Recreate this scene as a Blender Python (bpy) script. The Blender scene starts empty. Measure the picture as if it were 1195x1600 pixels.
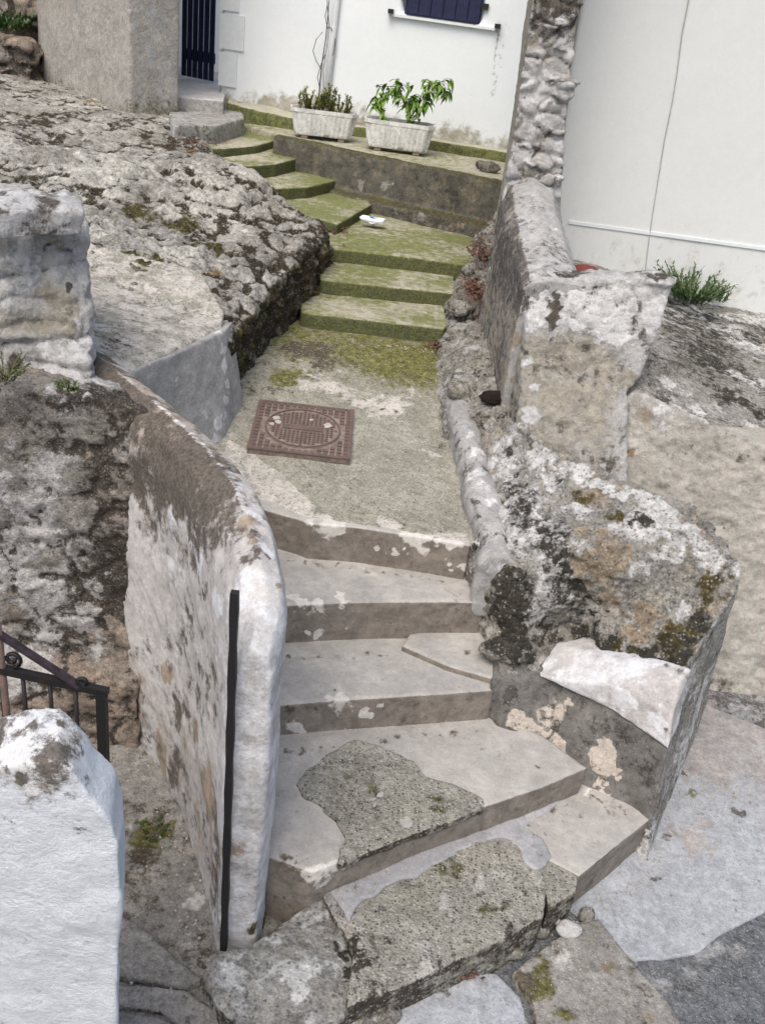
import bpy, bmesh, math, random
import numpy as np
from mathutils import Vector, Matrix
random.seed(7)
R = math.radians
SC = bpy.context.scene
COL = SC.collection
# ------------------------------------------------------------------ camera model
F, PITCH, ROLL, H = 1450.0, R(29), R(7.8), 3.1
_fwd = np.array([0, math.cos(PITCH), -math.sin(PITCH)])
_up0 = np.array([0, math.sin(PITCH), math.cos(PITCH)])
_rt0 = np.array([1.0, 0, 0])
_rt = math.cos(ROLL)*_rt0 + math.sin(ROLL)*_up0
_up = -math.sin(ROLL)*_rt0 + math.cos(ROLL)*_up0
EYE = np.array([0, 0, H])

def ray(px, py): return _fwd*F + _rt*(px-597.5) - _up*(py-800)
def P(px, py, z):
    r = ray(px, py); return r*((z-H)/r[2]) + EYE
def Y(px, py, y):
    r = ray(px, py); return r*(y/r[1]) + EYE
def proj(v):
    d = v-EYE; a = d@_fwd
    return 597.5+F*(d@_rt)/a, 800-F*(d@_up)/a, a

# ------------------------------------------------------------------ noise (numpy)
def _h(ix, iy, iz, s=0):
    n = (ix*374761393 + iy*668265263 + iz*2147483647 + s*1274126177) & 0xFFFFFFFF
    n = ((n ^ (n >> 13))*1274126177) & 0xFFFFFFFF
    n = ((n ^ (n >> 16))*2246822519) & 0xFFFFFFFF
    return ((n ^ (n >> 15)) & 0xFFFFFF)/16777216.0
def vnoise(p, s=0):
    i = np.floor(p).astype(np.int64); f = p-i; f = f*f*f*(f*(f*6-15)+10)
    x, y, z = i[:, 0], i[:, 1], i[:, 2]; u, v, w = f[:, 0], f[:, 1], f[:, 2]
    def L(a, b, t): return a+(b-a)*t
    return L(L(L(_h(x,y,z,s),_h(x+1,y,z,s),u), L(_h(x,y+1,z,s),_h(x+1,y+1,z,s),u), v),
             L(L(_h(x,y,z+1,s),_h(x+1,y,z+1,s),u), L(_h(x,y+1,z+1,s),_h(x+1,y+1,z+1,s),u), v), w)
def fbm(p, sc=1, octv=4, g=.5, s=0):
    t = 0; a = 1; tot = 0; q = p*sc
    for k in range(octv):
        t = t+a*vnoise(q, s+k); tot += a; a *= g; q = q*2.03+17.3
    return t/tot            # 0..1, mean .5
def worley(p, s=0):
    i = np.floor(p).astype(np.int64)
    f1 = np.full(len(p), 9.); f2 = np.full(len(p), 9.); cid = np.zeros(len(p))
    for dx in (-1, 0, 1):
        for dy in (-1, 0, 1):
            for dz in (-1, 0, 1):
                c = i+np.array([dx, dy, dz]); x, y, z = c[:, 0], c[:, 1], c[:, 2]
                pt = c+np.stack([_h(x,y,z,s+1), _h(x,y,z,s+2), _h(x,y,z,s+3)], 1)
                d = np.linalg.norm(p-pt, axis=1); idv = _h(x, y, z, s+4)
                near = d < f1
                f2 = np.where(near, f1, np.minimum(f2, d)); cid = np.where(near, idv, cid); f1 = np.where(near, d, f1)
    return f1, f2, cid
def sstep(a, b, x):
    t = np.clip((x-a)/(b-a), 0, 1); return t*t*(3-2*t)

# ------------------------------------------------------------------ pieces: (verts, faces) closed shells in world space
def prism(top, zb, off=None):
    """top: 3-D points of the upper outline; zb: bottom height (or list of bottom points)"""
    top = [np.array(p, float) for p in top]
    a = sum(top[i][0]*top[(i+1) % len(top)][1]-top[(i+1) % len(top)][0]*top[i][1] for i in range(len(top)))
    if isinstance(zb, (int, float)): bot = [np.array([p[0], p[1], zb]) for p in top]
    else: bot = [np.array(p, float) for p in zb]
    if a < 0: top = top[::-1]; bot = bot[::-1]
    n = len(top)
    f = [list(range(n)), list(range(2*n-1, n-1, -1))]
    for i in range(n):
        j = (i+1) % n; f.append([i, i+n, j+n, j])
    return [tuple(p) for p in top+bot], f
def loft(rings):
    n = len(rings[0]); v = [tuple(p) for r in rings for p in r]; f = []
    for k in range(len(rings)-1):
        for i in range(n):
            j = (i+1) % n; f.append([k*n+i, k*n+j, (k+1)*n+j, (k+1)*n+i])
    f.append(list(range(n))[::-1]); f.append([(len(rings)-1)*n+i for i in range(n)])
    return v, f
def _cr(a, b, c, d, t):
    return .5*((2*b)+(-a+c)*t+(2*a-5*b+4*c-d)*t*t+(-a+3*b-3*c+d)*t*t*t)
def _spl(arr, k):
    """Catmull-Rom along axis 0"""
    n = len(arr); out = []
    for i in range(n-1):
        a = arr[max(i-1, 0)]; b = arr[i]; c = arr[i+1]; d = arr[min(i+2, n-1)]
        for t in range(k): out.append(_cr(a, b, c, d, t/k))
    out.append(arr[-1]); return np.array(out)
def field(grid, zb, k=4, lin=False):
    """grid rows x cols of 3-D points, closed down to zb"""
    g = np.array(grid, float)
    g = _spl(g, k); g = np.swapaxes(_spl(np.swapaxes(g, 0, 1), k), 0, 1)
    n, m = g.shape[:2]
    v = [tuple(p) for p in g.reshape(-1, 3)]
    b = g.reshape(-1, 3).copy(); b[:, 2] = zb
    v += [tuple(p) for p in b]; o = n*m; f = []
    for i in range(n-1):
        for j in range(m-1):
            a = i*m+j
            f.append([a, a+1, a+m+1, a+m]); f.append([o+a, o+a+m, o+a+m+1, o+a+1])
    for j in range(m-1):
        f.append([j+1, j, o+j, o+j+1]); a = (n-1)*m+j; f.append([a, a+1, o+a+1, o+a])
    for i in range(n-1):
        a = i*m; f.append([a, a+m, o+a+m, o+a]); a = i*m+m-1; f.append([a+m, a, o+a, o+a+m])
    return v, f
def blob(c, r, seed=0, sub=2):
    bm = bmesh.new(); bmesh.ops.create_icosphere(bm, subdivisions=sub, radius=1)
    pts = np.array([v.co[:] for v in bm.verts]); d = .75+.5*fbm(pts, 1.3, 3, s=seed)
    rr = np.array(r if hasattr(r, '__len__') else (r, r, r))
    v = [tuple(x) for x in pts*d[:, None]*rr+np.array(c)]
    f = [[q.index for q in fc.verts] for fc in bm.faces]; bm.free(); return v, f
def box(x0, x1, y0, y1, z0, z1):
    return prism([(x0,y0,z1), (x1,y0,z1), (x1,y1,z1), (x0,y1,z1)], z0)

def mesh_of(name, pieces):
    v = []; f = []
    for pv, pf in pieces:
        o = len(v); v += pv; f += [[i+o for i in q] for q in pf]
    me = bpy.data.meshes.new(name); me.from_pydata(v, [], f); me.update()
    bm = bmesh.new(); bm.from_mesh(me)
    bmesh.ops.recalc_face_normals(bm, faces=bm.faces); bm.to_mesh(me); bm.free()
    return me
def tag(o, label=None, cat=None, group=None, kind=None):
    if label: o['label'] = label
    if cat: o['category'] = cat
    if group: o['group'] = group
    if kind: o['kind'] = kind
    return o
def empty(name, loc, rz=0):
    o = bpy.data.objects.new(name, None); o.location = [float(q) for q in loc]; o.rotation_euler = (0, 0, rz); COL.objects.link(o); return o
def link(name, me, mat, parent=None, smooth=True, rebase=True):
    """link a mesh given in world coordinates; its origin goes to its base (or stays in its parent's space)"""
    me.name = name
    v = np.empty(len(me.vertices)*3, np.float32); me.vertices.foreach_get('co', v); v = v.reshape(-1, 3)
    o = bpy.data.objects.new(name, me); COL.objects.link(o)
    if parent is not None:
        o.parent = parent
        if rebase:
            par = parent; M4 = Matrix.Translation(par.location) @ par.rotation_euler.to_matrix().to_4x4()
            while par.parent: 
                par = par.parent; M4 = Matrix.Translation(par.location) @ par.rotation_euler.to_matrix().to_4x4() @ M4
            me.transform(M4.inverted())
    elif rebase and len(v):
        c = Vector(((v[:, 0].min()+v[:, 0].max())/2, (v[:, 1].min()+v[:, 1].max())/2, v[:, 2].min()))
        me.transform(Matrix.Translation(-c)); o.location = c
    if smooth: me.polygons.foreach_set('use_smooth', [True]*len(me.polygons))
    if mat: me.materials.append(mat)
    me.update(); return o

def inpoly(x, y, poly):
    c = np.zeros(len(x), bool); n = len(poly); dist = np.full(len(x), 9.)
    for i in range(n):
        x0, y0 = poly[i]; x1, y1 = poly[(i+1) % n]
        cond = ((y0 > y) != (y1 > y)); den = (y1-y0) if y1 != y0 else 1e-9
        c ^= cond & (x < (x1-x0)*(y-y0)/den+x0)
        L2 = (x1-x0)**2+(y1-y0)**2+1e-12
        t = np.clip(((x-x0)*(x1-x0)+(y-y0)*(y1-y0))/L2, 0, 1)
        dist = np.minimum(dist, np.hypot(x-x0-t*(x1-x0), y-y0-t*(y1-y0)))
    return np.where(c, dist, -dist)

def along(pts, r, ch, val, step=22):
    out = []
    for (a, b), (c, d) in zip(pts, pts[1:]):
        k = max(1, int(math.hypot(c-a, d-b)/step))
        out += [(a+(c-a)*i/k, b+(d-b)*i/k, r*(1+.25*math.sin(a+i*2.1)), ch, val) for i in range(k)]
    return out

def masonry(name, pieces, voxel, mat, smooth=3, disp=(), stains=(), polys=(), base=(0,0,0,0), rules=None, parent=None, stones=None, raised=(), dispw=None):
    """voxel-union the pieces, soften, roughen, weather.
    disp: (amp, freq, octaves);  stones: (depth, size vec, seed)
    stains: (px, py, r_px, channel, value[, zstretch]) -> a round patch at that spot on the surface
    polys: (outline, z, channel, value) -> patch on the surface lying at height z"""
    me = mesh_of(name, pieces)
    t = bpy.data.objects.new('tmp', me); COL.objects.link(t)
    m = t.modifiers.new('r', 'REMESH'); m.mode = 'VOXEL'; m.voxel_size = voxel; m.adaptivity = 0
    if smooth:
        m = t.modifiers.new('s', 'SMOOTH'); m.factor = .5; m.iterations = smooth
    dg = bpy.context.evaluated_depsgraph_get()
    out = bpy.data.meshes.new_from_object(t.evaluated_get(dg)); bpy.data.objects.remove(t); bpy.data.meshes.remove(me)
    N = len(out.vertices)
    v = np.empty(N*3, np.float32); out.vertices.foreach_get('co', v); v = v.reshape(-1, 3).astype(float)
    n = np.empty(N*3, np.float32); out.vertex_normals.foreach_get('vector', n); n = n.reshape(-1, 3).astype(float)
    d = np.zeros(N); cav = np.zeros(N); sid = np.zeros(N)
    warp = np.stack([fbm(v, 6, 2, s=11), fbm(v, 6, 2, s=12), fbm(v, 6, 2, s=13)], 1)-.5
    if stones:
        dep, size, sd = stones[:3]
        q = (v+warp*.08)/np.array(size); f1, f2, sid = worley(q, sd)
        e = sstep(0.0, .32, f2-f1)
        if len(stones) > 3: w = stones[3](v, n)
        else: w = 1
        d += dep*(e-.6+(sid-.5)*.9)*w; cav += (1-e)*w
    for amp, fr, oc, *rg in disp:
        x = fbm(v, fr, oc, .55, s=int(fr*7) % 91)-.5
        if rg: x = .42-np.abs(x)*2.4
        d += x*2*amp; cav += -x*1.2
    if rules is not None: masks = rules(v, n, cav, sid)
    else: masks = np.tile(np.array(base, float), (N, 1)); masks[:, 0] += .45*np.clip(cav, -.6, 1)
    vp = v
    if stains:
        warp2 = np.stack([fbm(v, 30, 2, s=21), fbm(v, 30, 2, s=22), fbm(v, 30, 2, s=23)], 1)-.5
        X, Yp, D = proj(v); view = EYE-v; view /= np.linalg.norm(view, axis=1)[:, None]; fac = (view*n).sum(1)
        for st in stains:
            px, py, r, ch, val = st[:5]; zs = st[5] if len(st) > 5 else 1
            pd = np.hypot(X-px, Yp-py); ok = (fac > .02) & (pd < 9)
            if ok.any(): k = np.where(ok)[0][np.argmin(D[ok])]
            else: k = np.argmin(pd+np.where(fac > 0, 0, 60))
            rw = r*D[k]/F; dv = (v-v[k])+(warp*(1.2 if rw > .06 else .5)+warp2*(.7 if rw > .06 else 1.7))*rw; dv[:, 2] /= zs
            fo = np.clip(1.35*(1-np.linalg.norm(dv, axis=1)/rw), 0, 1)
            if val >= 0: masks[:, ch] = np.maximum(masks[:, ch], val*fo)
            else: masks[:, ch] *= 1-fo*(-val)
    for (poly, z, ch, val) in polys:
        pw = [P(a, b, z)[:2] for a, b in poly]
        sd = inpoly(v[:, 0]+warp[:, 0]*.05, v[:, 1]+warp[:, 1]*.05, pw)
        k = np.clip(.5+sd/.03, 0, 1)*sstep(.5, .8, n[:, 2])
        if val >= 0: masks[:, ch] = np.maximum(masks[:, ch], val*k)
        else: masks[:, ch] *= 1-k
        for (rc, h) in raised:
            if rc == ch: d += k*h
    if dispw is not None: d = d*dispw(v, n)
    v = v+n*d[:, None]
    out.vertices.foreach_set('co', v.astype(np.float32).ravel())
    at = out.color_attributes.new('mask', 'FLOAT_COLOR', 'POINT')
    at.data.foreach_set('color', np.clip(masks, 0, 1.2).astype(np.float32).ravel())
    out.materials.clear()
    return link(name, out, mat, parent)

# ------------------------------------------------------------------ materials
def rgb(*c): return (c[0], c[1], c[2], 1)
class NT:
    def __init__(s, name):
        s.m = bpy.data.materials.new(name); s.m.use_nodes = True; s.t = s.m.node_tree; s.t.nodes.clear()
        s.out = s.n('ShaderNodeOutputMaterial'); s.b = s.n('ShaderNodeBsdfPrincipled'); s.t.links.new(s.b.outputs[0], s.out.inputs[0])
        s.co = s.n('ShaderNodeTexCoord').outputs['Object']
    def n(s, ty, **k):
        x = s.t.nodes.new(ty)
        for a, b in k.items(): setattr(x, a, b)
        return x
    def L(s, a, b): s.t.links.new(a, b)
    def noise(s, sc, det=6, rough=.6, dist=0, co=None):
        x = s.n('ShaderNodeTexNoise'); x.inputs['Scale'].default_value = sc; x.inputs['Detail'].default_value = det
        x.inputs['Roughness'].default_value = rough; x.inputs['Distortion'].default_value = dist; s.L(co or s.co, x.inputs['Vector']); return x.outputs['Fac']
    def vor(s, sc, out='Distance', feat='F1'):
        x = s.n('ShaderNodeTexVoronoi', feature=feat); x.inputs['Scale'].default_value = sc; s.L(s.co, x.inputs['Vector']); return x.outputs[out]
    def math(s, op, a, b=None, c=None, clamp=False):
        x = s.n('ShaderNodeMath', operation=op, use_clamp=clamp)
        for i, q in enumerate((a, b, c)):
            if q is None: continue
            if isinstance(q, (int, float)): x.inputs[i].default_value = q
            else: s.L(q, x.inputs[i])
        return x.outputs[0]
    def mr(s, v, a, b, c=0, d=1, smooth=True):
        x = s.n('ShaderNodeMapRange'); x.interpolation_type = 'SMOOTHSTEP' if smooth else 'LINEAR'
        s.L(v, x.inputs[0])
        for i, q in enumerate((a, b, c, d)): x.inputs[i+1].default_value = q
        return x.outputs[0]
    def mix(s, f, a, b, bt='MIX'):
        x = s.n('ShaderNodeMix', data_type='RGBA', blend_type=bt)
        for i, q in ((0, f), (6, a), (7, b)):
            if isinstance(q, (int, float)): x.inputs[i].default_value = q
            elif isinstance(q, tuple): x.inputs[i].default_value = q
            else: s.L(q, x.inputs[i])
        return x.outputs[2]
    def bump(s, h, strength, dist, prev=None):
        x = s.n('ShaderNodeBump'); x.inputs['Strength'].default_value = strength; x.inputs['Distance'].default_value = dist
        s.L(h, x.inputs['Height'])
        if prev is not None: s.L(prev, x.inputs['Normal'])
        return x.outputs[0]

def stone_mat(name, c1, c2, dirt=(.045,.038,.03), moss=(.10,.10,.03), lime=(.62,.60,.57), tan=(.34,.26,.19), var=3.0, grain=.5, grit=110, bump=.6, speck=.5, rough=.92, edge=.12, streak=0, pores=.35, con=.35, midk=.45, mosk=.40, dscale=24, damp=2.2):
    s = NT(name)
    att = s.n('ShaderNodeAttribute', attribute_name='mask'); sep = s.n('ShaderNodeSeparateColor'); s.L(att.outputs['Color'], sep.inputs[0])
    Rm, Gm, Bm, Am = sep.outputs[0], sep.outputs[1], sep.outputs[2], att.outputs['Alpha']
    big = s.noise(var, 8, .65); mid = s.noise(14, 8, .68, .3); fine = s.noise(75, 6, .75); fine2 = s.noise(190, 3, .7)
    col = s.mix(s.mr(big, .38, .62), rgb(*c1), rgb(*c2))
    col = s.mix(s.mr(mid, .3, .7, 0, midk), col, rgb(*[x*.55 for x in c1]))
    def lay(col, m, colr, nz, amp, e=edge):
        f = s.mr(s.math('ADD', m, s.math('MULTIPLY', s.math('SUBTRACT', nz, .5), amp)), .5-e, .5+e)
        return s.mix(f, col, colr), f
    tanc = s.mix(s.mr(mid, .35, .65), rgb(*tan), rgb(*[x*.68 for x in tan]))
    col, ft = lay(col, Am, tanc, s.noise(9, 9, .7), 1.2, .16)
    mossc = s.mix(s.mr(s.noise(30, 6, .7), .35, .65), rgb(*moss), rgb(moss[0]*mosk, moss[1]*mosk, moss[2]*mosk))
    limec = s.mix(s.mr(fine, .3, .7), rgb(*lime), rgb(*[x*.72 for x in lime]))
    col, fl = lay(col, Bm, limec, s.noise(11, 10, .75), 1.6)
    col, fm = lay(col, Gm, mossc, s.noise(17, 9, .72), 1.5, .2)
    dn = s.noise(dscale, 10, .78)
    dirtc = s.mix(s.mr(fine, .35, .6), rgb(*dirt), rgb(*[min(1, x*1.9) for x in dirt]))
    col, fd = lay(col, Rm, dirtc, dn, damp, .16)
    # grain and specks of aggregate
    g = s.mr(fine, .25, .75, 1-grain*.55, 1+grain*.45, False)
    col = s.mix(1.0, col, g, 'MULTIPLY')
    cn = s.math('ADD', s.math('MULTIPLY', s.noise(32, 8, .82), .6), s.math('MULTIPLY', s.noise(9, 8, .75), .4))
    col = s.mix(1.0, col, s.mr(cn, .36, .64, 1-con, 1+con*.9, False), 'MULTIPLY')
    vd = s.vor(grit); vcol = s.vor(grit, 'Color')
    sp = s.n('ShaderNodeSeparateColor'); s.L(vcol, sp.inputs[0])
    lit = s.math('MULTIPLY', s.mr(sp.outputs[0], .72, .8), s.mr(vd, .5, .3))
    drk = s.math('MULTIPLY', s.mr(sp.outputs[1], .74, .8), s.mr(vd, .55, .35))
    col = s.mix(s.math('MULTIPLY', lit, speck*.55), col, rgb(.62,.59,.54)); col = s.mix(s.math('MULTIPLY', drk, speck*.7), col, rgb(.03,.027,.024))
    pore = s.mr(s.noise(48, 9, .8), .28, .36, 1, 0); col = s.mix(s.math('MULTIPLY', pore, pores), col, rgb(.03,.027,.022))
    s.L(col, s.b.inputs['Base Color']); s.b.inputs['Roughness'].default_value = rough; s.b.inputs['Specular IOR Level'].default_value = .25
    h = s.math('ADD', s.math('MULTIPLY', mid, .8), s.math('MULTIPLY', fine, .45)); h = s.math('ADD', h, s.math('MULTIPLY', fine2, .18))
    h = s.math('ADD', h, s.math('MULTIPLY', s.math('ADD', fm, s.math('MULTIPLY', fd, .6)), .12)); h = s.math('ADD', h, s.math('MULTIPLY', fl, .2))
    h = s.math('SUBTRACT', h, s.math('MULTIPLY', pore, .35)); h = s.math('SUBTRACT', h, s.math('MULTIPLY', vd, speck*.25))
    s.L(s.bump(h, bump, .03), s.b.inputs['Normal'])
    return s.m

def simple_mat(name, c, rough=.6, metal=0, var=.25, sc=20, c2=None, bump=.2, spec=.4, lo=.35, hi=.65, dist=.01):
    s = NT(name); n = s.noise(sc, 8, .65)
    col = s.mix(s.mr(n, lo, hi), rgb(*c), rgb(*(c2 or tuple(x*(1-var) for x in c))))
    s.L(col, s.b.inputs['Base Color']); s.b.inputs['Roughness'].default_value = rough; s.b.inputs['Metallic'].default_value = metal
    s.b.inputs['Specular IOR Level'].default_value = spec
    s.L(s.bump(s.noise(sc*4, 6, .7), bump, dist), s.b.inputs['Normal']); return s.m
# ------------------------------------------------------------------ render / camera / light
w = bpy.data.worlds.new('World'); SC.world = w; w.use_nodes = True
nt = w.node_tree; bg = nt.nodes['Background']; sky = nt.nodes.new('ShaderNodeTexSky'); sky.sky_type = 'NISHITA'
sky.sun_disc = False; sky.sun_elevation = R(58); sky.sun_rotation = R(200); sky.air_density = 1.0; sky.dust_density = 4.0; sky.ozone_density = .6
nt.links.new(sky.outputs[0], bg.inputs[0]); bg.inputs[1].default_value = .125
sun = bpy.data.lights.new('sun', 'SUN'); sun.energy = 1.25; sun.angle = R(40); sun.color = (1, .965, .90)
so = bpy.data.objects.new('sun', sun); COL.objects.link(so)
dirv = Vector((math.sin(R(200))*math.cos(R(58)), math.cos(R(200))*math.cos(R(58)), math.sin(R(58))))
so.rotation_euler = dirv.to_track_quat('Z', 'Y').to_euler()
cam = bpy.data.cameras.new('camera'); co = bpy.data.objects.new('camera', cam); COL.objects.link(co); SC.camera = co
M3 = Matrix((_rt, _up, -_fwd)).transposed(); co.matrix_world = Matrix.Translation(Vector(EYE)) @ M3.to_4x4()
cam.sensor_fit = 'VERTICAL'; cam.sensor_height = 24; cam.lens = 24*F/1600; cam.clip_start = .05; cam.clip_end = 500
SC.view_settings.view_transform = 'Standard'; SC.view_settings.look = 'None'; SC.view_settings.exposure = .77; SC.view_settings.gamma = 1
SC.cycles.use_denoising = True

# ------------------------------------------------------------------ materials
M_step = stone_mat('stair_cement', (.44,.42,.385), (.355,.342,.32), tan=(.24,.21,.178), lime=(.66,.63,.58), dirt=(.07,.058,.045), grain=.22, speck=.12, bump=.22, pores=.15, var=4, edge=.1, con=.2)
M_pebble = stone_mat('pebbled_concrete', (.45,.43,.37), (.355,.34,.285), tan=(.42,.40,.385), lime=(.6,.57,.52), moss=(.17,.16,.07), grain=.8, speck=1, grit=95, bump=.95, pores=.5, con=.4)
M_green = stone_mat('algae_step_cement', (.45,.42,.34), (.38,.36,.28), moss=(.185,.20,.075), dirt=(.055,.06,.026), tan=(.30,.27,.13), lime=(.5,.48,.38), con=.2, mosk=.72, grain=.35, speck=.2, bump=.3, pores=.2)
M_path = stone_mat('landing_concrete', (.37,.355,.29), (.285,.275,.22), tan=(.56,.53,.47), moss=(.20,.195,.06), lime=(.62,.58,.52), dirt=(.06,.05,.035), grain=.55, speck=.7, grit=90, bump=.6, pores=.35)
M_plaster = stone_mat('whitewashed_plaster', (.57,.55,.53), (.46,.435,.415), tan=(.36,.29,.22), dirt=(.07,.06,.05), lime=(.72,.72,.73), con=.28, dscale=14, damp=1.9, moss=(.14,.12,.05), grain=.28, speck=.1, bump=.4, pores=.2, var=2.2)
M_white = stone_mat('thick_white_limewash', (.66,.695,.735), (.60,.63,.665), tan=(.42,.37,.31), dirt=(.09,.08,.07), lime=(.82,.82,.82), grain=.12, speck=.0, bump=.6, pores=.1, var=2.5, con=.10, midk=.16)
M_rubble = stone_mat('rubble_masonry', (.37,.345,.305), (.24,.22,.19), tan=(.36,.29,.23), dirt=(.05,.042,.034), lime=(.60,.58,.56), moss=(.11,.105,.04), grain=.6, speck=.5, bump=1, pores=.5, var=3.2, con=.6)
M_rock = stone_mat('lichen_rock', (.41,.395,.355), (.28,.265,.23), tan=(.37,.30,.215), dirt=(.036,.033,.026), lime=(.73,.72,.69), moss=(.13,.105,.035), grain=.8, speck=.7, grit=70, bump=1, pores=.6, var=3, con=.65)
M_damp = stone_mat('damp_dark_cement', (.135,.128,.105), (.09,.085,.068), tan=(.2,.17,.12), dirt=(.04,.037,.03), lime=(.36,.34,.3), moss=(.10,.095,.035), grain=.4, speck=.2, bump=.5, pores=.2, con=.35)
M_plinth = stone_mat('plinth_dark_cement', (.20,.19,.175), (.13,.125,.115), tan=(.3,.26,.2), dirt=(.045,.042,.038), lime=(.56,.50,.43), grain=.35, speck=.2, bump=.45, pores=.2, con=.35)
M_mossw = stone_mat('mossy_stone', (.45,.43,.385), (.30,.285,.245), tan=(.30,.2,.08), dirt=(.035,.028,.018), lime=(.58,.56,.5), moss=(.10,.085,.022), grain=.8, speck=.5, grit=75, bump=1, pores=.6, var=3, con=.8)
M_beige = stone_mat('beige_render', (.50,.475,.42), (.42,.395,.345), tan=(.33,.24,.16), dirt=(.08,.07,.055), lime=(.70,.69,.67), moss=(.16,.14,.06), grain=.25, speck=.15, bump=.75, pores=.12, var=2.5)
M_lav = stone_mat('lavender_cement', (.375,.375,.38), (.30,.30,.31), tan=(.3,.28,.25), lime=(.55,.55,.56), grain=.25, speck=.2, bump=.3, pores=.15, con=.25)
M_grey = stone_mat('trowelled_grey_cement', (.40,.395,.38), (.32,.315,.30), tan=(.33,.28,.22), dirt=(.06,.055,.05), lime=(.66,.65,.64), grain=.3, speck=.3, bump=.35, pores=.2, var=4)
M_pave = stone_mat('pavement_concrete', (.38,.40,.42), (.345,.355,.37), tan=(.375,.352,.335), dirt=(.07,.065,.06), lime=(.55,.55,.55), moss=(.16,.15,.07), grain=.35, speck=.35, grit=120, bump=.35, pores=.2, var=2)
M_asph = stone_mat('asphalt', (.25,.262,.275), (.19,.20,.21), dirt=(.03,.03,.03), lime=(.4,.4,.4), tan=(.2,.19,.17), grain=1, speck=.6, grit=110, bump=1, pores=.5, con=.7)
M_slab = stone_mat('threshold_stone', (.34,.325,.295), (.25,.24,.22), tan=(.30,.25,.19), dirt=(.06,.05,.035), moss=(.16,.15,.055), lime=(.6,.58,.54), grain=.45, speck=.4, bump=.7, pores=.4, con=.55)
M_block = stone_mat('flaking_plaster', (.62,.61,.59), (.50,.485,.455), dscale=15, damp=2.0, tan=(.42,.385,.315), dirt=(.07,.06,.05), lime=(.74,.73,.71), grain=.3, speck=.2, bump=1, pores=.3, var=3)
M_house = stone_mat('house_paint', (.74,.775,.79), (.725,.76,.775), tan=(.42,.40,.33), dirt=(.2,.2,.19), lime=(.76,.76,.75), moss=(.24,.25,.2), grain=.05, speck=0, bump=.08, pores=0, var=1.2, con=.03, midk=.04)
M_houser = stone_mat('building_paint', (.645,.66,.64), (.635,.645,.62), tan=(.47,.44,.38), dirt=(.2,.2,.19), lime=(.72,.72,.70), moss=(.24,.25,.2), grain=.06, speck=0, bump=.08, pores=0, var=1.0, con=.03, midk=.05)
M_corner = stone_mat('stucco', (.47,.45,.405), (.40,.38,.34), tan=(.36,.29,.22), dirt=(.12,.11,.09), lime=(.5,.5,.5), moss=(.16,.16,.08), grain=.5, speck=.35, grit=60, bump=.8, pores=.1, var=2.5)
M_navy = simple_mat('navy_paint', (.012,.016,.06), .5, var=.4, bump=.1)
M_iron = simple_mat('black_iron', (.012,.011,.012), .55, c2=(.045,.02,.012), lo=.55, hi=.8, bump=.3)
M_rust = simple_mat('rusty_iron', (.155,.10,.085), .9, c2=(.105,.082,.07), sc=25, bump=.6)
M_planter = stone_mat('planter_cement', (.68,.68,.65), (.61,.61,.58), dirt=(.13,.13,.1), moss=(.2,.2,.1), grain=.15, speck=.1, bump=.2, pores=.1)
M_soil = simple_mat('soil', (.06,.045,.03), .95, sc=60, bump=1)
M_stem = simple_mat('plant_stem', (.12,.11,.05), .8); M_vine = simple_mat('dry_vine', (.05,.04,.032), .9)
def leaf_mat(name, a, b):
    m = simple_mat(name, a, .5, c2=b, sc=9, bump=.1); m.node_tree.nodes['Principled BSDF'].inputs['Transmission Weight'].default_value = 0; return m
M_leafA = leaf_mat('succulent_leaf', (.14,.17,.035), (.26,.25,.07)); M_leafB = leaf_mat('broad_leaf', (.07,.16,.018), (.17,.27,.045))
M_leafC = leaf_mat('grass_leaf', (.035,.085,.025), (.07,.13,.035)); M_leafD = leaf_mat('weed_leaf', (.035,.07,.012), (.09,.11,.03))
M_dry = simple_mat('dead_leaf', (.17,.075,.045), .8, c2=(.07,.035,.022), sc=40)
M_trim = simple_mat('white_trim', (.68,.71,.72), .8, var=.06, bump=.05)
M_dust = simple_mat('dusty_iron', (.25,.21,.18), .9, c2=(.15,.11,.09), sc=30, bump=.4)
M_pvc = simple_mat('white_pipe', (.66,.69,.70), .5, var=.08); M_bag = simple_mat('plastic_bag', (.75,.77,.82), .3, var=.1)
M_blue = simple_mat('blue_print', (.05,.12,.5), .3); M_red = simple_mat('red_plastic', (.5,.04,.03), .5)
M_terra = simple_mat('red_clay', (.16,.035,.025), .9)

def C0(v, n, cav, sid): return np.zeros((len(v), 4))
def pz(pts, z): return [P(a, b, z) for a, b in pts]

# ================================================================== GROUND
base = mesh_of('ground', [box(-40, 40, -30, 60, -.3, -.06)])
tag(link('ground', base, M_asph, smooth=False), kind='structure')
def r_as(v, n, cav, sid):
    m = C0(v,n,cav,sid); m[:,0] = .25*fbm(v, 2, 4, s=3); m[:,2] = .30*fbm(v, 4, 4, s=4); return m
tag(masonry('street', [box(-2.6, 5, .6, 4.6, -.09, -.012)], .014, M_asph, 1, disp=[(.004, 9, 4),(.004,28,3)], rules=r_as, stains=along([(970,1520),(1040,1518),(1092,1508),(1140,1475),(1200,1445)],34,2,.62,16)+along([(1000,1560),(1100,1540),(1180,1500)],26,2,.5,20)), kind='structure')
def r_pv(v, n, cav, sid):
    m = C0(v,n,cav,sid); m[:,3] = .05+.42*sstep(2.9,3.5,v[:,1])+.6*(fbm(v,1.6,3,s=8)-.5); m[:,0] = .18*fbm(v,5,3,s=2)+.1; return m
pv = pz([(915,1440),(990,1500),(1040,1498),(1092,1488),(1127,1458),(1195,1425),(1330,1360),(1500,1250),(1400,1080)],-.0)
pv += [np.array([2.6,4.9,0]), np.array([.9,4.9,0]), np.array([.9,2.6,0])]
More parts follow.
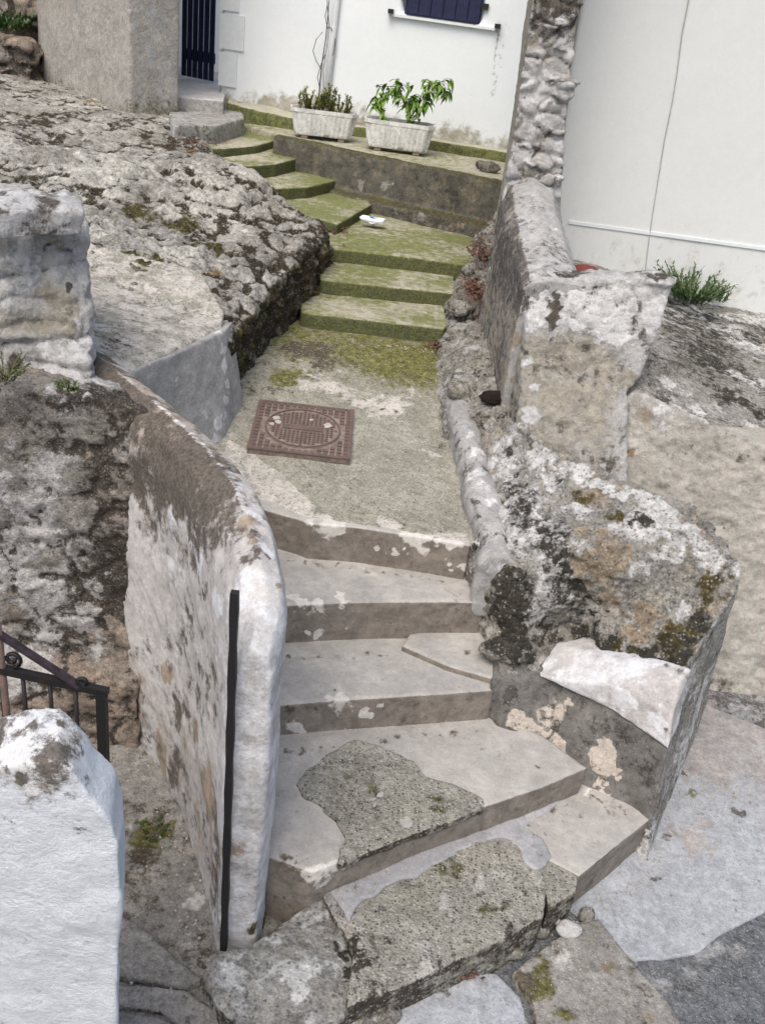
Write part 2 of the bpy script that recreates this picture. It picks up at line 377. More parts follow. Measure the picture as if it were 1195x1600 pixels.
tag(masonry('pavement', [prism(pv, -.06)], .011, M_pave, 2, disp=[(.006, 1.5, 3), (.0035, 11, 4)], rules=r_pv,
  stains=[(1160,1262,13,0,1),(1165,1262,9,0,1),(1100,1310,60,3,.8),(1060,1300,45,3,.7),(1110,1180,90,3,.9),(1080,1230,18,1,.7),(1180,1110,30,0,.5),(1025,1370,22,0,.8),(1045,1300,16,0,.7),(1075,1200,14,0,.7),(1060,1420,80,3,-1),(1130,1380,80,3,-1),(990,1450,60,3,-1)]), kind='structure')
# kerb strip at the foot of the pale wall
def r_k(v,n,cav,sid): m = C0(v,n,cav,sid); m[:,0] = .55+.4*cav; m[:,3] = .5; return m
kb = masonry('kerb', [prism([(1.75,4.02,.06),(2.25,3.78,.06),(3.0,3.85,.06),(3.0,4.5,.06),(1.75,4.5,.06)], -.05)], .012, M_pave, 3, disp=[(.008,7,4)], rules=r_k)
tag(kb, kind='structure')
# ground slabs in front of the bottom step
def r_sl(v,n,cav,sid):
    m = C0(v,n,cav,sid); m[:,0] = .22+.35*np.clip(cav,-.5,1)+.25*(n[:,2]<.6); m[:,1] = .25*fbm(v,3,3,s=5)+.12; m[:,2] = .3*fbm(v,3,3,s=6); return m
slabs = [
 ('gutter_slab', 'pale mossy concrete gutter slab curving along the street below the lowest step', [(800,1520),(860,1470),(905,1440),(935,1435),(985,1495),(1040,1560),(1090,1640),(850,1660),(830,1560)], .03, M_slab, [(840,1520,45,1,1.0),(880,1580,40,1,.8),(800,1530,30,0,.9),(960,1500,25,3,.8),(1010,1580,20,3,.8),(900,1500,60,2,.6)]),
 ('threshold_slab', 'smooth bluish concrete slab at the bottom edge below the lowest step', [(545,1640),(600,1585),(660,1548),(720,1522),(775,1518),(815,1560),(838,1650),(700,1700)], .02, M_pave, [(700,1540,18,0,.8),(560,1590,20,1,.8)]),
]
for nm, lb, pl, z, mt, st in slabs:
    tag(masonry(nm, [prism(pz(pl, z), -.08)], .010, mt, 4, disp=[(.008,6,4),(.003,30,3)], rules=r_sl, stains=st), lb, 'stone slab')
# yard floor to the left (behind the white pillar)
def r_yd(v,n,cav,sid):
    m = C0(v,n,cav,sid); m[:,0] = .40+.4*np.clip(cav,-.5,1)+.25*(fbm(v,3,4,s=9)-.4); m[:,1] = .12*fbm(v,2.5,3,s=5)+.05; m[:,2] = .40*fbm(v,3,3,s=7); m[:,3]=.22*fbm(v,2,3,s=3); m[:,0]+=.5*(fbm(v,1.7,3,s=17)-.5); return m
tag(masonry('yard_floor', [prism([(-2.4,1.2,0),(.2,1.2,0),(.25,1.9,0),(-.1,2.4,0),(-.6,3.4,0),(-2.4,3.5,0)], -.06)], .011, M_slab, 2, disp=[(.014,2.5,3),(.006,12,4)], rules=r_yd,
  stains=[(230,1300,45,1,1.),(260,1290,22,1,1),(225,1330,30,0,.8),(215,1250,30,0,.7),(300,1400,60,2,.6)]), kind='structure')
for nm,lb,pl,z in (('paving_stone','grey paving stone left of the black metal strip base, behind the whitewashed pillar',[(185,1425),(235,1458),(285,1505),(318,1530),(290,1540),(180,1522)],.035),
               ('paving_stone','long dark paving stone at the bottom between the whitewashed pillar and the big boulder',[(170,1535),(290,1545),(345,1585),(365,1620),(300,1615),(250,1580),(170,1568)],.02),
               ('paving_stone','speckled paving stone cut by the bottom frame edge beside the whitewashed pillar',[(170,1580),(240,1585),(300,1612),(420,1680),(380,1760),(170,1720)],.03)):
    tag(masonry(nm, [prism(pz(pl,z), -.05)], .010, M_slab, 5, disp=[(.008,9,4),(.003,40,3)], rules=r_sl), lb, 'paving stone', 'paving stones in the lower left')

# ================================================================== LOWER STAIRCASE
stair = tag(empty('stone_staircase', (.2, 2.1, 0)), 'lower stone staircase of five worn steps with brown risers between two parapets', 'staircase')
def r_st(v, n, cav, sid):
    m = C0(v,n,cav,sid); up = n[:,2]
    side = sstep(.75,.35,up)
    m[:,3] = side*(.86+.3*(fbm(v,6,3,s=21)-.5)); m[:,0] = .14+.12*cav+.12*side+.25*(fbm(v,5,4,s=22)-.5)
    m[:,2] = .24*fbm(v,9,4,s=23)+.26*sstep(.95,.6,up)*sstep(.2,.6,up); return m
EX = .0
def st(name_label, pieces, stains=(), polys=(), raised=(), mat=None, rules=r_st, vox=.0085, sm=3, disp=((.005,7,3),(.0035,18,3),(.0018,40,3))):
    o = masonry('step', pieces, vox, mat or M_step, sm, disp=disp, rules=rules, stains=stains, polys=polys, raised=raised, parent=stair)
    if name_label: o['label'] = name_label
    return o
def r_peb(v,n,cav,sid):
    m = C0(v,n,cav,sid); side = sstep(.75,.35,n[:,2]); m[:,0] = .2+.35*side+.35*np.clip(cav,-.3,1); m[:,1] = .22*(1-side)*fbm(v,4,3,s=31)+.10; m[:,2] = .32*fbm(v,6,3,s=32); return m
# bottom step: worn pebbled front slab + smooth right-hand return
s0z = .175
st('pebble-faced worn bottom step', [prism(pz([(540,1575),(552,1480),(520,1430),(505,1400),(540,1300),(700,1240),(830,1200),(858,1300),(853,1345),(853,1390),(850,1432),(780,1468),(700,1506),(620,1545)], s0z), -.06)],
   polys=[([(505,1380),(560,1350),(640,1322),(700,1300),(790,1270),(880,1240),(870,1300),(858,1345),(800,1318),(770,1310),(690,1330),(650,1362),(610,1385),(570,1395),(545,1440),(505,1420)], s0z, 3, 1.3)],
   stains=[(700,1400,50,2,.7),(740,1370,50,2,.6),(640,1490,60,2,.7),(780,1420,40,1,.6),(700,1350,45,1,.65),(820,1345,30,2,.4),(545,1470,26,0,1),(555,1500,22,0,1),(740,1500,26,1,.7),(690,1520,25,0,.8),(800,1450,25,0,.7),(600,1560,30,0,.7)], mat=M_pebble, rules=r_peb, disp=((.010,5,3),(.006,22,4)), sm=4)
st(None, [prism(pz([(760,1230),(905,1180),(1030,1230),(1016,1279),(905,1369),(858,1345),(800,1318)], s0z+.004), -.06)],
   stains=along([(930,1238),(1005,1272)],16,0,.6)+along([(800,1290),(910,1240)],13,0,.55)+[(790,1100,20,2,.5),(925,1235,14,2,1),(960,1265,12,3,.8),(930,1380,20,0,.6)])
st('small broken corner block', [prism(pz([(852,1342),(885,1352),(903,1372),(900,1392),(870,1412),(856,1420),(850,1380)], s0z-.004), -.02)], mat=M_pebble, rules=r_peb, sm=5, disp=((.006,12,3),), stains=[(858,1425,15,1,1)])
st('smooth lavender cement patch on the lowest step', [prism(pz([(512,1388),(530,1412),(546,1440),(556,1418),(566,1404),(585,1400),(602,1384),(630,1372),(652,1370),(672,1352),(692,1345),(715,1328),(738,1322),(760,1312),(782,1307),(800,1312),(812,1326),(818,1346),(835,1358),(852,1352),(862,1338),(850,1310),(820,1290),(900,1235),(850,1200),(700,1240),(540,1300)], s0z+.010), s0z-.03)], mat=M_lav, vox=.006, sm=3, disp=((.010,9,3),(.002,35,3)))
# second step
s1z = .33
st('step patched with pebbly mossy concrete', [prism(pz([(488,1363),(560,1335),(640,1303),(765,1257),(850,1228),(917,1199),(850,1150),(770,1110),(600,1090),(400,1100),(400,1330)], s1z), -.05)],
   stains=along([(450,1168),(600,1150),(765,1132)],15,0,.55)+[(600,1230,40,2,.35),(500,1375,40,2,.8),(530,1360,26,2,.7),(760,1275,14,0,.8),(840,1190,8,0,.5),(470,1330,40,0,.5)], mat=None)
st('raised patch of coarse pebbly mossy concrete', [prism(pz([(462,1225),(480,1200),(505,1182),(540,1160),(560,1156),(600,1168),(630,1178),(655,1195),(665,1212),(700,1224),(745,1238),(757,1250),(752,1261),(700,1284),(640,1306),(580,1330),(528,1350),(532,1325),(540,1308),(524,1282),(505,1270),(500,1258),(478,1246)], s1z+.010), s1z-.03)], mat=M_pebble, rules=r_peb, sm=3, vox=.006, disp=((.012,9,4),(.005,30,3)), stains=[(600,1230,30,1,.6),(560,1200,30,1,.5),(680,1250,30,1,.7)])
# third step, with a thin raised wedge
s2z = .50
st(None, [prism(pz([(440,1101),(520,1094),(620,1088),(769,1078),(860,1030),(745,960),(600,970),(400,980),(400,1100)], s2z), -.05)],
   stains=along([(455,1022),(620,1012)],14,0,.55)+[(575,1120,16,2,.95),(470,1140,24,2,.9),(600,1112,10,2,.7),(560,1093,50,2,.5),(455,1120,16,0,.8),(525,1070,6,0,.8)])
st('thin raised wedge on the third step', [prism(pz([(628,1008),(640,990),(745,960),(870,1040),(870,1062),(792,1067),(700,1040)], s2z+.032), .3)], sm=2, stains=[(740,1015,16,0,.6),(790,1045,18,0,.9),(830,1055,22,0,.8)])
# fourth step
s3z = .71
st('step with a chipped grey riser', [prism(pz([(440,946),(520,942),(600,940),(700,940),(758,941),(760,900),(735,870),(600,850),(420,840),(410,930)], s3z), -.05)],
   stains=along([(455,868),(600,885),(715,902)],13,0,.55)+[(500,995,13,2,.95),(480,998,8,2,.9),(545,990,9,2,.5),(480,938,40,2,.7),(540,935,30,2,.7),(560,1000,30,0,.3),(520,905,60,2,.3)])
# fifth step = front of the landing
def r_s4(v,n,cav,sid):
    m = r_st(v,n,cav,sid); return m
st('top step with a dark brown riser', [prism(pz([(340,765),(410,795),(470,812),(485,818),(560,824),(640,836),(735,852),(738,835),(738,800),(600,780),(420,760),(340,730)], .905), .2)],
   stains=[(610,868,16,2,.95),(585,862,9,2,.9),(700,890,16,2,.8),(720,895,12,2,.8),(520,822,50,2,.8),(640,842,50,2,.8),(700,848,40,2,.7),(450,830,26,2,.3)])

# ================================================================== LANDING
def r_ld(v,n,cav,sid):
    m = C0(v,n,cav,sid); x,y,z = v.T
    m[:,0] = .22+.3*np.clip(cav,-.5,1)+.3*(fbm(v,2.2,4,s=41)-.5); m[:,1] = .6*sstep(4.75,5.5,y)+.45*(fbm(v,2,4,s=42)-.5)
    m[:,2] = .35*fbm(v,3,4,s=43); return m
g = [[P(352,762,.898),P(470,808,.903),P(580,821,.907),P(650,834,.907),P(745,850,.905)],
     [P(330,720,.955),P(450,735,.96),P(540,745,.955),P(640,750,.95),P(722,748,.95)],
     [P(350,650,1.02),P(450,650,1.03),P(540,650,1.03),P(640,652,1.03),P(712,655,1.03)],
     [P(370,590,1.085),P(470,588,1.09),P(560,585,1.09),P(640,590,1.09),P(712,592,1.085)],
     [P(430,512,1.15),P(500,515,1.153),P(590,522,1.153),P(650,528,1.153),P(715,530,1.15)],
     [P(440,460,1.17),P(520,460,1.17),P(590,465,1.17),P(650,470,1.17),P(735,480,1.17)]]
tag(masonry('landing', [field(g, .3, 4)], .011, M_path, 2, disp=[(.010,3,3),(.005,18,4)], rules=r_ld,
  stains=[(520,600,75,2,.75),(600,620,60,2,.8),(560,560,40,2,.5),(640,600,40,2,.6),(450,580,45,1,.9),(480,540,60,0,.75),(520,560,40,0,.55),(440,600,30,0,.7),(560,535,50,1,1.1),(640,545,50,1,1.1),(600,570,40,1,.9),(500,560,22,0,.9),(670,560,26,2,.5),
   (690,700,25,2,.7),(720,830,20,2,.8),(600,825,40,2,.9),(500,810,30,2,.9),(680,840,30,2,.9),(690,690,18,0,.6),(480,720,30,0,.4),(620,635,10,0,.8),(600,630,10,0,.7)],
  polys=[([(360,700),(400,722),(440,745),(495,785),(485,806),(440,800),(400,790),(340,760)], .94, 3, 1.1)]), kind='structure')
# manhole cover
cc = (P(400,632,1.03)+P(385,700,1.0)+P(550,718,1.0)+P(555,648,1.03))/4
hd = P(550,718,1.0)-P(385,700,1.0); az = math.atan2(hd[1], hd[0])
mh = tag(empty('manhole_cover', cc+np.array([0,0,.004]), az), 'rusty square manhole cover with a round lid set in the landing', 'manhole cover')
tl = math.atan2(.03*1.6, .5)
mh.rotation_euler = (tl, 0, az)
def bmlink(name, bm, mat, parent, smooth=False):
    me = bpy.data.meshes.new(name); bm.to_mesh(me); bm.free(); me.materials.append(mat)
    o = bpy.data.objects.new(name, me); COL.objects.link(o); o.parent = parent
    if smooth: me.polygons.foreach_set('use_smooth', [True]*len(me.polygons))
    return o
def bmbox(bm, x0,x1,y0,y1,z0,z1, rot=None, piv=None):
    vs = [bm.verts.new((x,y,z)) for z in (z0,z1) for y in (y0,y1) for x in (x0,x1)]
    for q in ((0,1,3,2),(4,6,7,5),(0,4,5,1),(2,3,7,6),(0,2,6,4),(1,5,7,3)): bm.faces.new([vs[i] for i in q])
    return vs
bm = bmesh.new(); hw=.265
bmbox(bm,-hw+.002,hw-.002,-hw+.002,hw-.002,-.02,.0075)
pl0 = bmlink('dusty_base', bm, M_dust, mh); bm = bmesh.new()
for a in (-1,1):
    bmbox(bm, min(a*hw,a*(hw-.018)), max(a*hw,a*(hw-.018)), -hw, hw, .004, .014); bmbox(bm, -hw+.018, hw-.018, min(a*hw,a*(hw-.018)), max(a*hw,a*(hw-.018)), .004, .0139)
N=15; rl=.205
for i in range(N):
    for j in range(N):
        x=(i-(N-1)/2)*.034; y=(j-(N-1)/2)*.034
        if abs(x)>hw-.022 or abs(y)>hw-.022 or (rl-.012) < math.hypot(x,y) < rl+.016: continue
        if math.hypot(x,y)>rl: bmbox(bm,x-.012,x+.012,y-.012,y+.012,.004,.013)
fr_ = bmlink('frame', bm, M_rust, mh)
bm = bmesh.new()
r0 = bmesh.ops.create_cone(bm, cap_ends=True, segments=48, radius1=rl, radius2=rl, depth=.012); bmesh.ops.translate(bm, verts=r0['verts'], vec=(0,0,.006)); ld = bmlink('lid', bm, M_dust, mh); bm = bmesh.new()
N=19
for i in range(N):
    for j in range(N):
        x=(i-(N-1)/2)*.022; y=(j-(N-1)/2)*.022; rr=math.hypot(x,y)
        if rr<rl-.028 and not (abs(y)<.03 and abs(x)<.12): bmbox(bm,x-.0078,x+.0078,y-.0078,y+.0078,.011,.017)
for k in range(72):
    a=k/72*6.2832; a2=(k+1)/72*6.2832
    for (ra,rb) in ((rl-.012,rl-.004),):
        vs=[bm.verts.new((r*math.cos(t),r*math.sin(t),z)) for t in (a,a2) for r in (ra,rb) for z in (.011,.018)]
        for q in ((1,3,7,5),(0,1,5,4),(2,6,7,3)): bm.faces.new([vs[i] for i in q])
# cast maker's band in the middle (raised plate)
bmbox(bm,-.11,.11,-.024,.024,.011,.0165)
bmbox(bm,.1,.17,.04,.09,.012,.019)
bmbox(bm,-.19,-.165,.03,.06,.012,.022)
bmlink('lid_pattern', bm, M_rust, ld)
# pale cement scraps sticking to the lid
M_scrap = simple_mat('pale_cement',(.5,.46,.4),.9,sc=60,bump=.6)
for (x,y,q) in ((-.15,.07,.024),(-.135,.03,.018),(-.165,.0,.014),(.13,.05,.026),(.04,.09,.012)):
    bm = bmesh.new(); r0 = bmesh.ops.create_icosphere(bm, subdivisions=2, radius=1)
    for v in r0['verts']:
        k = q*random.uniform(.7,1.25); v.co = Vector((v.co.x*k+x, v.co.y*k+y, v.co.z*.005+.017))
    bmlink('cement_scrap', bm, M_scrap, ld)

# ================================================================== MOSSY MIDDLE FLIGHT
mid = tag(empty('mossy_staircase', (-.15, 5.8, 1.15)), 'short middle flight of three green algae covered steps above the manhole landing', 'staircase')
def r_g(v,n,cav,sid):
    m = C0(v,n,cav,sid); up=n[:,2]; side=sstep(.75,.35,up)
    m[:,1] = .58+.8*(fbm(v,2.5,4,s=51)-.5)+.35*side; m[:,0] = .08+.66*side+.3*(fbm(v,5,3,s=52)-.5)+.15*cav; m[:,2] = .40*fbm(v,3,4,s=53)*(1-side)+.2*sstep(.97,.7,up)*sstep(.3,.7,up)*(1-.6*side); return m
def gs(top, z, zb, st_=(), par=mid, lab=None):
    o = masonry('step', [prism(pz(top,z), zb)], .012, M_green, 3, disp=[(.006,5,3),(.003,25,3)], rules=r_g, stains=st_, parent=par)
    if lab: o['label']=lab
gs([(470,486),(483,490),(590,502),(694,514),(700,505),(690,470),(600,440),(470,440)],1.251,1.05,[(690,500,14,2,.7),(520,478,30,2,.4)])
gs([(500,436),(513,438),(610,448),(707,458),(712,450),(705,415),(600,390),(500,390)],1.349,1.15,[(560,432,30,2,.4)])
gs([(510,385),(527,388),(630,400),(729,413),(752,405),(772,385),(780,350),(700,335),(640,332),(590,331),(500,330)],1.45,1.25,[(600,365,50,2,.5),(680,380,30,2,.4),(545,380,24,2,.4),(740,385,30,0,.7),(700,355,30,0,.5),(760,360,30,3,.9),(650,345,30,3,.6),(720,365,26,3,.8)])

upf = tag(empty('upper_staircase', (-1.0, 8.0, 1.45)), 'upper flight of four mossy steps turning left towards the navy gate', 'staircase')
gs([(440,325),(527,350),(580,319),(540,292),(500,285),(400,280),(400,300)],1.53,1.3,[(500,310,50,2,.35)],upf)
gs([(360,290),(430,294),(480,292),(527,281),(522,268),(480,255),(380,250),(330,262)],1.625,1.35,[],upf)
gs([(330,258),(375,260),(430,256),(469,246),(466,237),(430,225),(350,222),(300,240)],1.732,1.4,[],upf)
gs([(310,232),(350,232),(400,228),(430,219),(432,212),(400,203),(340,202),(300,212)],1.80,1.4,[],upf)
# ================================================================== LEFT PARAPET (curved thin wall ending in a rounded post)
cl = [(-.315,2.15),(-.335,2.33),(-.455,2.62),(-.60,2.88),(-.77,3.11),(-.99,3.34),(-1.2,3.55),(-1.4,3.8)]
hts = [1.38,1.54,1.595,1.60,1.60,1.62,1.64,1.62]
thk = [.06,.088,.105,.11,.11,.11,.11,.11]
rings = []
cl2 = _spl(np.array([(a,b,c,d) for (a,b),c,d in zip(cl,hts,thk)]), 4)
for i,(x,y,h,t) in enumerate(cl2):
    a = cl2[max(i-1,0)]; b = cl2[min(i+1,len(cl2)-1)]; tx,ty = b[0]-a[0], b[1]-a[1]; l = math.hypot(tx,ty); nx,ny = ty/l, -tx/l   # to the right (stairs)
    rings.append([(x-nx*t*1.12,y-ny*t*1.12,-.06),(x+nx*t*1.12,y+ny*t*1.12,-.06),(x+nx*t,y+ny*t,h-.10),(x+nx*t*.7,y+ny*t*.7,h-.02),(x,y,h+.012),(x-nx*t*.7,y-ny*t*.7,h-.03),(x-nx*t,y-ny*t,h-.13)])
def r_pp(v,n,cav,sid):
    m = C0(v,n,cav,sid); x,y,z = v.T
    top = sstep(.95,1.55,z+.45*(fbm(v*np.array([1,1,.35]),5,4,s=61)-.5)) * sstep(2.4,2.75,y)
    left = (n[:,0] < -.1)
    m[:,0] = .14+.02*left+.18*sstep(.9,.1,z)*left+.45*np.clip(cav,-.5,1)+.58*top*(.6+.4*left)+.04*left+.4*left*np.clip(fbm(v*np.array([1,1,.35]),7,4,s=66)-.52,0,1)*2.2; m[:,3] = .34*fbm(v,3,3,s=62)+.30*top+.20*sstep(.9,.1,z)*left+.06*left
    m[:,2] = .36*fbm(v*np.array([1,1,.5]),4,4,s=63)*(1-.7*top)+.34*sstep(2.45,2.25,y); m[:,1] = .28*sstep(.25,.0,z)*fbm(v,5,3,s=64)*1.4; return m
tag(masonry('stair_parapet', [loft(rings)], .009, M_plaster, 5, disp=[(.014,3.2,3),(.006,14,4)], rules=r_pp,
  stains=along([(250,622),(290,660),(330,695),(370,740),(405,790)],9,2,1.1,12)+along([(240,640),(280,690),(330,760)],26,0,.7)+[(385,810,35,3,1),(400,850,30,0,.9),(375,860,26,0,.8),(395,835,22,3,.9),(410,800,18,2,1),(425,850,30,2,1),(400,820,10,0,1),(380,1330,28,3,.9),(370,1350,18,3,.9),(440,910,12,3,.8),(420,1440,26,1,.9),(400,1460,20,1,.9),(350,1180,10,0,.5),(275,1000,40,0,.55),(300,1050,40,0,.6),(250,1050,40,3,.9),(300,1150,50,3,.9),(320,1250,50,3,1,2),(330,1380,40,3,1,2),(320,1420,36,0,.6),(245,1180,45,3,.9,2),(270,760,45,2,.4),(260,820,60,2,.9),(300,870,60,2,.9),(330,930,50,2,.8),(260,900,60,2,.6),(330,1000,60,2,.5),(400,1000,50,2,.7),(400,1150,50,2,.7),(400,1250,45,2,.7),(250,700,40,0,.9),(300,740,50,0,1),(230,640,40,3,.9),(335,770,40,0,.9)]),
  'curved whitewashed parapet with a dark lichen top on the left of the lower staircase', 'wall')
# black metal strip set into the end of the parapet
def tube(bm, pts, r, seg=8, cap=True):
    rings=[]; pts=[Vector([float(c) for c in q]) for q in pts]
    for i,p in enumerate(pts):
        d=(pts[min(i+1,len(pts)-1)]-pts[max(i-1,0)]).normalized(); u=d.cross(Vector((0,0,1)) if abs(d.z)<.9 else Vector((1,0,0))).normalized(); w_=d.cross(u)
        rr = r[i] if isinstance(r,(list,tuple)) else r
        rings.append([bm.verts.new(p+u*math.cos(a)*rr+w_*math.sin(a)*rr) for a in [k*2*math.pi/seg for k in range(seg)]])
    for a,b in zip(rings,rings[1:]):
        for k in range(seg): bm.faces.new([a[k],a[(k+1)%seg],b[(k+1)%seg],b[k]])
    if cap: bm.faces.new(rings[0][::-1]); bm.faces.new(rings[-1])
def to_obj(name, bm, mat, parent=None, smooth=True):
    me = bpy.data.meshes.new(name); bmesh.ops.recalc_face_normals(bm, faces=bm.faces); bm.to_mesh(me); bm.free(); return link(name, me, mat, parent, smooth)
bm = bmesh.new()
t0 = Y(367,925,2.13); b0 = Y(350,1482,2.075)
vs=[]
NS=24
for k in range(NS+1):
    f=k/NS; c=Vector(t0)*(1-f)+Vector(b0)*f; wv=.0115+.0015*math.sin(k*1.7)
    vs.append([bm.verts.new(c+Vector((sx*wv,sy*.011,0))) for sx,sy in ((-1,-1),(1,-1),(1,1),(-1,1))])
for a,b in zip(vs,vs[1:]):
    for q in range(4): bm.faces.new([a[q],a[(q+1)%4],b[(q+1)%4],b[q]])
bm.faces.new(vs[0]); bm.faces.new(vs[-1][::-1])
tag(to_obj('metal_strip', bm, M_iron, smooth=False), 'tall black metal strip fixed upright to the rounded end of the left parapet', 'metal post')

# boulder at the foot of the parapet
tag(masonry('boulder', [prism(pz([(322,1518),(345,1492),(395,1478),(440,1440),(470,1415),(508,1392),(520,1430),(545,1465),(556,1500),(556,1560),(540,1590),(470,1640),(400,1640),(345,1580)], .15), -.06),
   blob(P(450,1510,.06),(.16,.13,.11),3)], .009, M_rock, 9, disp=[(.022,5,3),(.008,22,4)],
   rules=lambda v,n,cav,sid: np.stack([.15+.6*np.clip(cav,-.5,1)+.3*(n[:,2]<.4), .1+.25*fbm(v,4,3,s=1), .32+.25*fbm(v,5,3,s=2), .12+.2*fbm(v,4,3,s=3)],1),
   stains=[(540,1480,24,0,1),(550,1510,20,0,1),(430,1440,25,1,.8),(460,1520,60,2,.8),(400,1540,40,2,.5)]),
   'big lichen grey boulder at the foot of the black metal strip', 'boulder')
# mortar filling between boulder and step
tag(masonry('rubble_chunk', [blob(P(590,1585,.03),(.09,.05,.06),8),blob(P(560,1600,.03),(.07,.05,.05),9)], .009, M_rock, 4, disp=[(.008,20,4)], rules=lambda v,n,cav,sid: np.stack([.35+.5*cav,.45+0*cav,.3+0*cav,.3+0*cav],1)), 'crumbled mossy mortar beside the boulder at the parapet foot', 'rubble')
for k,(px,py,z,r,lb,mt) in enumerate([
    (888,1452,.045,(.052,.036,.030),'broken white stone lying in front of the corner block of the lowest step','w'),
    (868,1438,.03,(.022,.018,.016),'small off-white stone chip left of the broken white stone','w'),
    (845,1455,.02,(.04,.03,.03),'mossy grey stone under the right end of the lowest step','g'),
    (915,1430,.03,(.035,.03,.045),'grey mortar lump at the outer corner below the smooth step','g'),
    (800,1490,.02,(.05,.025,.03),'long grey stone wedged under the front edge of the lowest step','g')]):
    c=P(px,py,z)
    tag(masonry('loose_stone', [blob(c,r,30+k)], .006, M_block if mt=='w' else M_rock, 2, disp=[(.006,25,3)], rules=lambda v,n,cav,sid,mt=mt: np.stack([.25+.4*cav,(.0 if mt=='w' else .45)+0*cav,(.9 if mt=='w' else .25)+0*cav,.1+0*cav],1)), lb, 'stone', 'loose stones along the lowest step')

# ================================================================== LEFT RUBBLE WALL
def r_rw(v,n,cav,sid):
    m = C0(v,n,cav,sid); x,y,z = v.T; dk = sstep(-1.35,-1.0,x)
    m[:,0] = .16+.5*np.clip(cav,-.4,1)+.50*dk*sstep(.5,1.0,z+.3*(fbm(v,4,3,s=71)-.5))+.25*(fbm(v,2.5,4,s=72)-.5)
    m[:,2] = np.clip((fbm(v,2.6,4,s=73)-.40)*2.6,0,1)*(1-.6*dk)+.25*sid*(sid>.7)
    m[:,3] = .25+.4*sstep(.8,.2,z)+.2*(sid<.3); m[:,1]=.15*fbm(v,4,3,s=74)*1.6; return m
tag(masonry('rubble_wall', [prism([(-.93,3.22,1.62),(-1.3,3.20,1.66),(-1.8,3.16,1.63),(-2.7,3.1,1.65),(-2.7,4.3,1.62),(-1.75,4.3,1.6),(-1.25,3.62,1.58),(-1.0,3.4,1.58)], -.06),
    prism([(-.95,3.10,.35),(-2.7,3.0,.35),(-2.7,3.5,.5),(-.95,3.5,.5)], -.06)], .011, M_rubble, 3, stones=(.013,(.22,.22,.15),5), disp=[(.036,2.6,3),(.014,8,4),(.010,14,4,'r'),(.006,32,3)], rules=r_rw,
  stains=[(155,1020,24,2,1.1),(180,870,60,0,.8),(130,620,40,0,.5),(60,800,50,2,.8),(30,700,40,2,.6),(60,640,36,0,.4),(40,960,50,2,.7),(150,750,50,0,.8),(150,700,40,3,.6),(185,650,45,3,.6),(40,1150,40,3,.8),(100,600,40,2,.4)]),
  'dark rubble stone wall with lichen patches behind the iron gate on the left', 'stone wall')
# plaster block on top of it
def r_bl(v,n,cav,sid):
    m = C0(v,n,cav,sid); z=v[:,2]
    m[:,0] = .08+.35*np.clip(cav,-.5,1)+.2*(n[:,2]>.7)+.25*(fbm(v,4,4,s=81)-.5); m[:,2]=np.clip((fbm(v,3,4,s=82)-.35)*2.6,0,1)
    m[:,3]=.35*fbm(v*np.array([1,1,3]),3,4,s=83)+.35*sstep(1.98,1.85,z)*sstep(1.68,1.8,z); return m
tag(masonry('plaster_block', [prism([P(-60,352,2.18),P(60,352,2.18),P(134,350,2.17),(-1.55,4.12,2.18),(-2.6,4.25,2.18),(-2.6,3.7,2.18)], [P(-60,600,1.6),P(60,598,1.6),(-1.19,3.36,1.6),(-1.42,3.95,1.6),(-2.6,4.1,1.6),(-2.6,3.3,1.6)])], .010, M_block, 4, stones=(.016,(.30,.30,.09),9), disp=[(.014,4,3),(.012,12,4,'r'),(.005,30,3)], rules=r_bl,
  stains=[(40,400,60,2,.9),(60,430,60,2,.8),(90,500,50,3,1),(110,540,40,3,.9),(60,510,30,3,.9),(120,455,14,0,.9),(100,390,24,3,.8),(20,600,40,0,1),(40,570,24,0,.9),(90,390,22,0,.5),(130,500,25,2,.6)]),
  'square block of flaking white plaster standing on the left rubble wall', 'wall pier')
tag(masonry('flat_stone', [prism([P(-40,334,2.275),P(30,330,2.275),P(70,328,2.275),P(129,330,2.265),P(126,306,2.29),P(60,302,2.30),P(-40,306,2.30)], 2.175)], .009, M_block, 4, stones=(.008,(.3,.3,.3),3), disp=[(.009,8,4)], rules=r_bl, stains=[(40,325,40,3,.9),(100,318,40,3,.8)]), 'thin flat capping stone lying on the plaster block at the left edge', 'stone')

# ================================================================== LEFT ROCK PLATEAU
def ht(x,y):
    p = np.array([[x,y,0.]]); d=max(0.,float(np.interp(y,ys,xr))-x)
    z = float(np.interp(y,ys,ze))+.05*min(1,d*2)+.03*d+.13*math.exp(-((x+1.55)**2/.12+(y-7.2)**2/.18))-.07*math.exp(-((x+1.5)**2/.3+(y-6.1)**2/.12))+.14*math.exp(-((x+2.5)**2/.5+(y-6.7)**2/.3))
    z += .16*(float(fbm(p,1.1,2,s=91)[0])-.5)
    return z
ys = [4.62,4.8,5.1,5.4,5.7,6.05,6.4,6.75,7.0,7.36,7.7,8.0,8.5,8.9,9.6]
xr = [-.93,-.93,-.90,-.86,-.80,-.73,-.67,-.65,-.92,-1.2,-1.52,-1.75,-1.98,-2.1,-2.3]
ze = [1.50,1.52,1.54,1.57,1.6,1.6,1.61,1.6,1.62,1.65,1.70,1.76,1.83,1.86,1.88]
grid = []
for y,x0 in zip(ys,xr):
    row=[]
    for k,t in enumerate((0,.02,.08,.2,.36,.55,.75,1)):
        x = x0*(1-t)+(-4.8)*t; z = ht(x,y)
        if k==0: z -= .05
        row.append((x,y,z))
    grid.append(row)
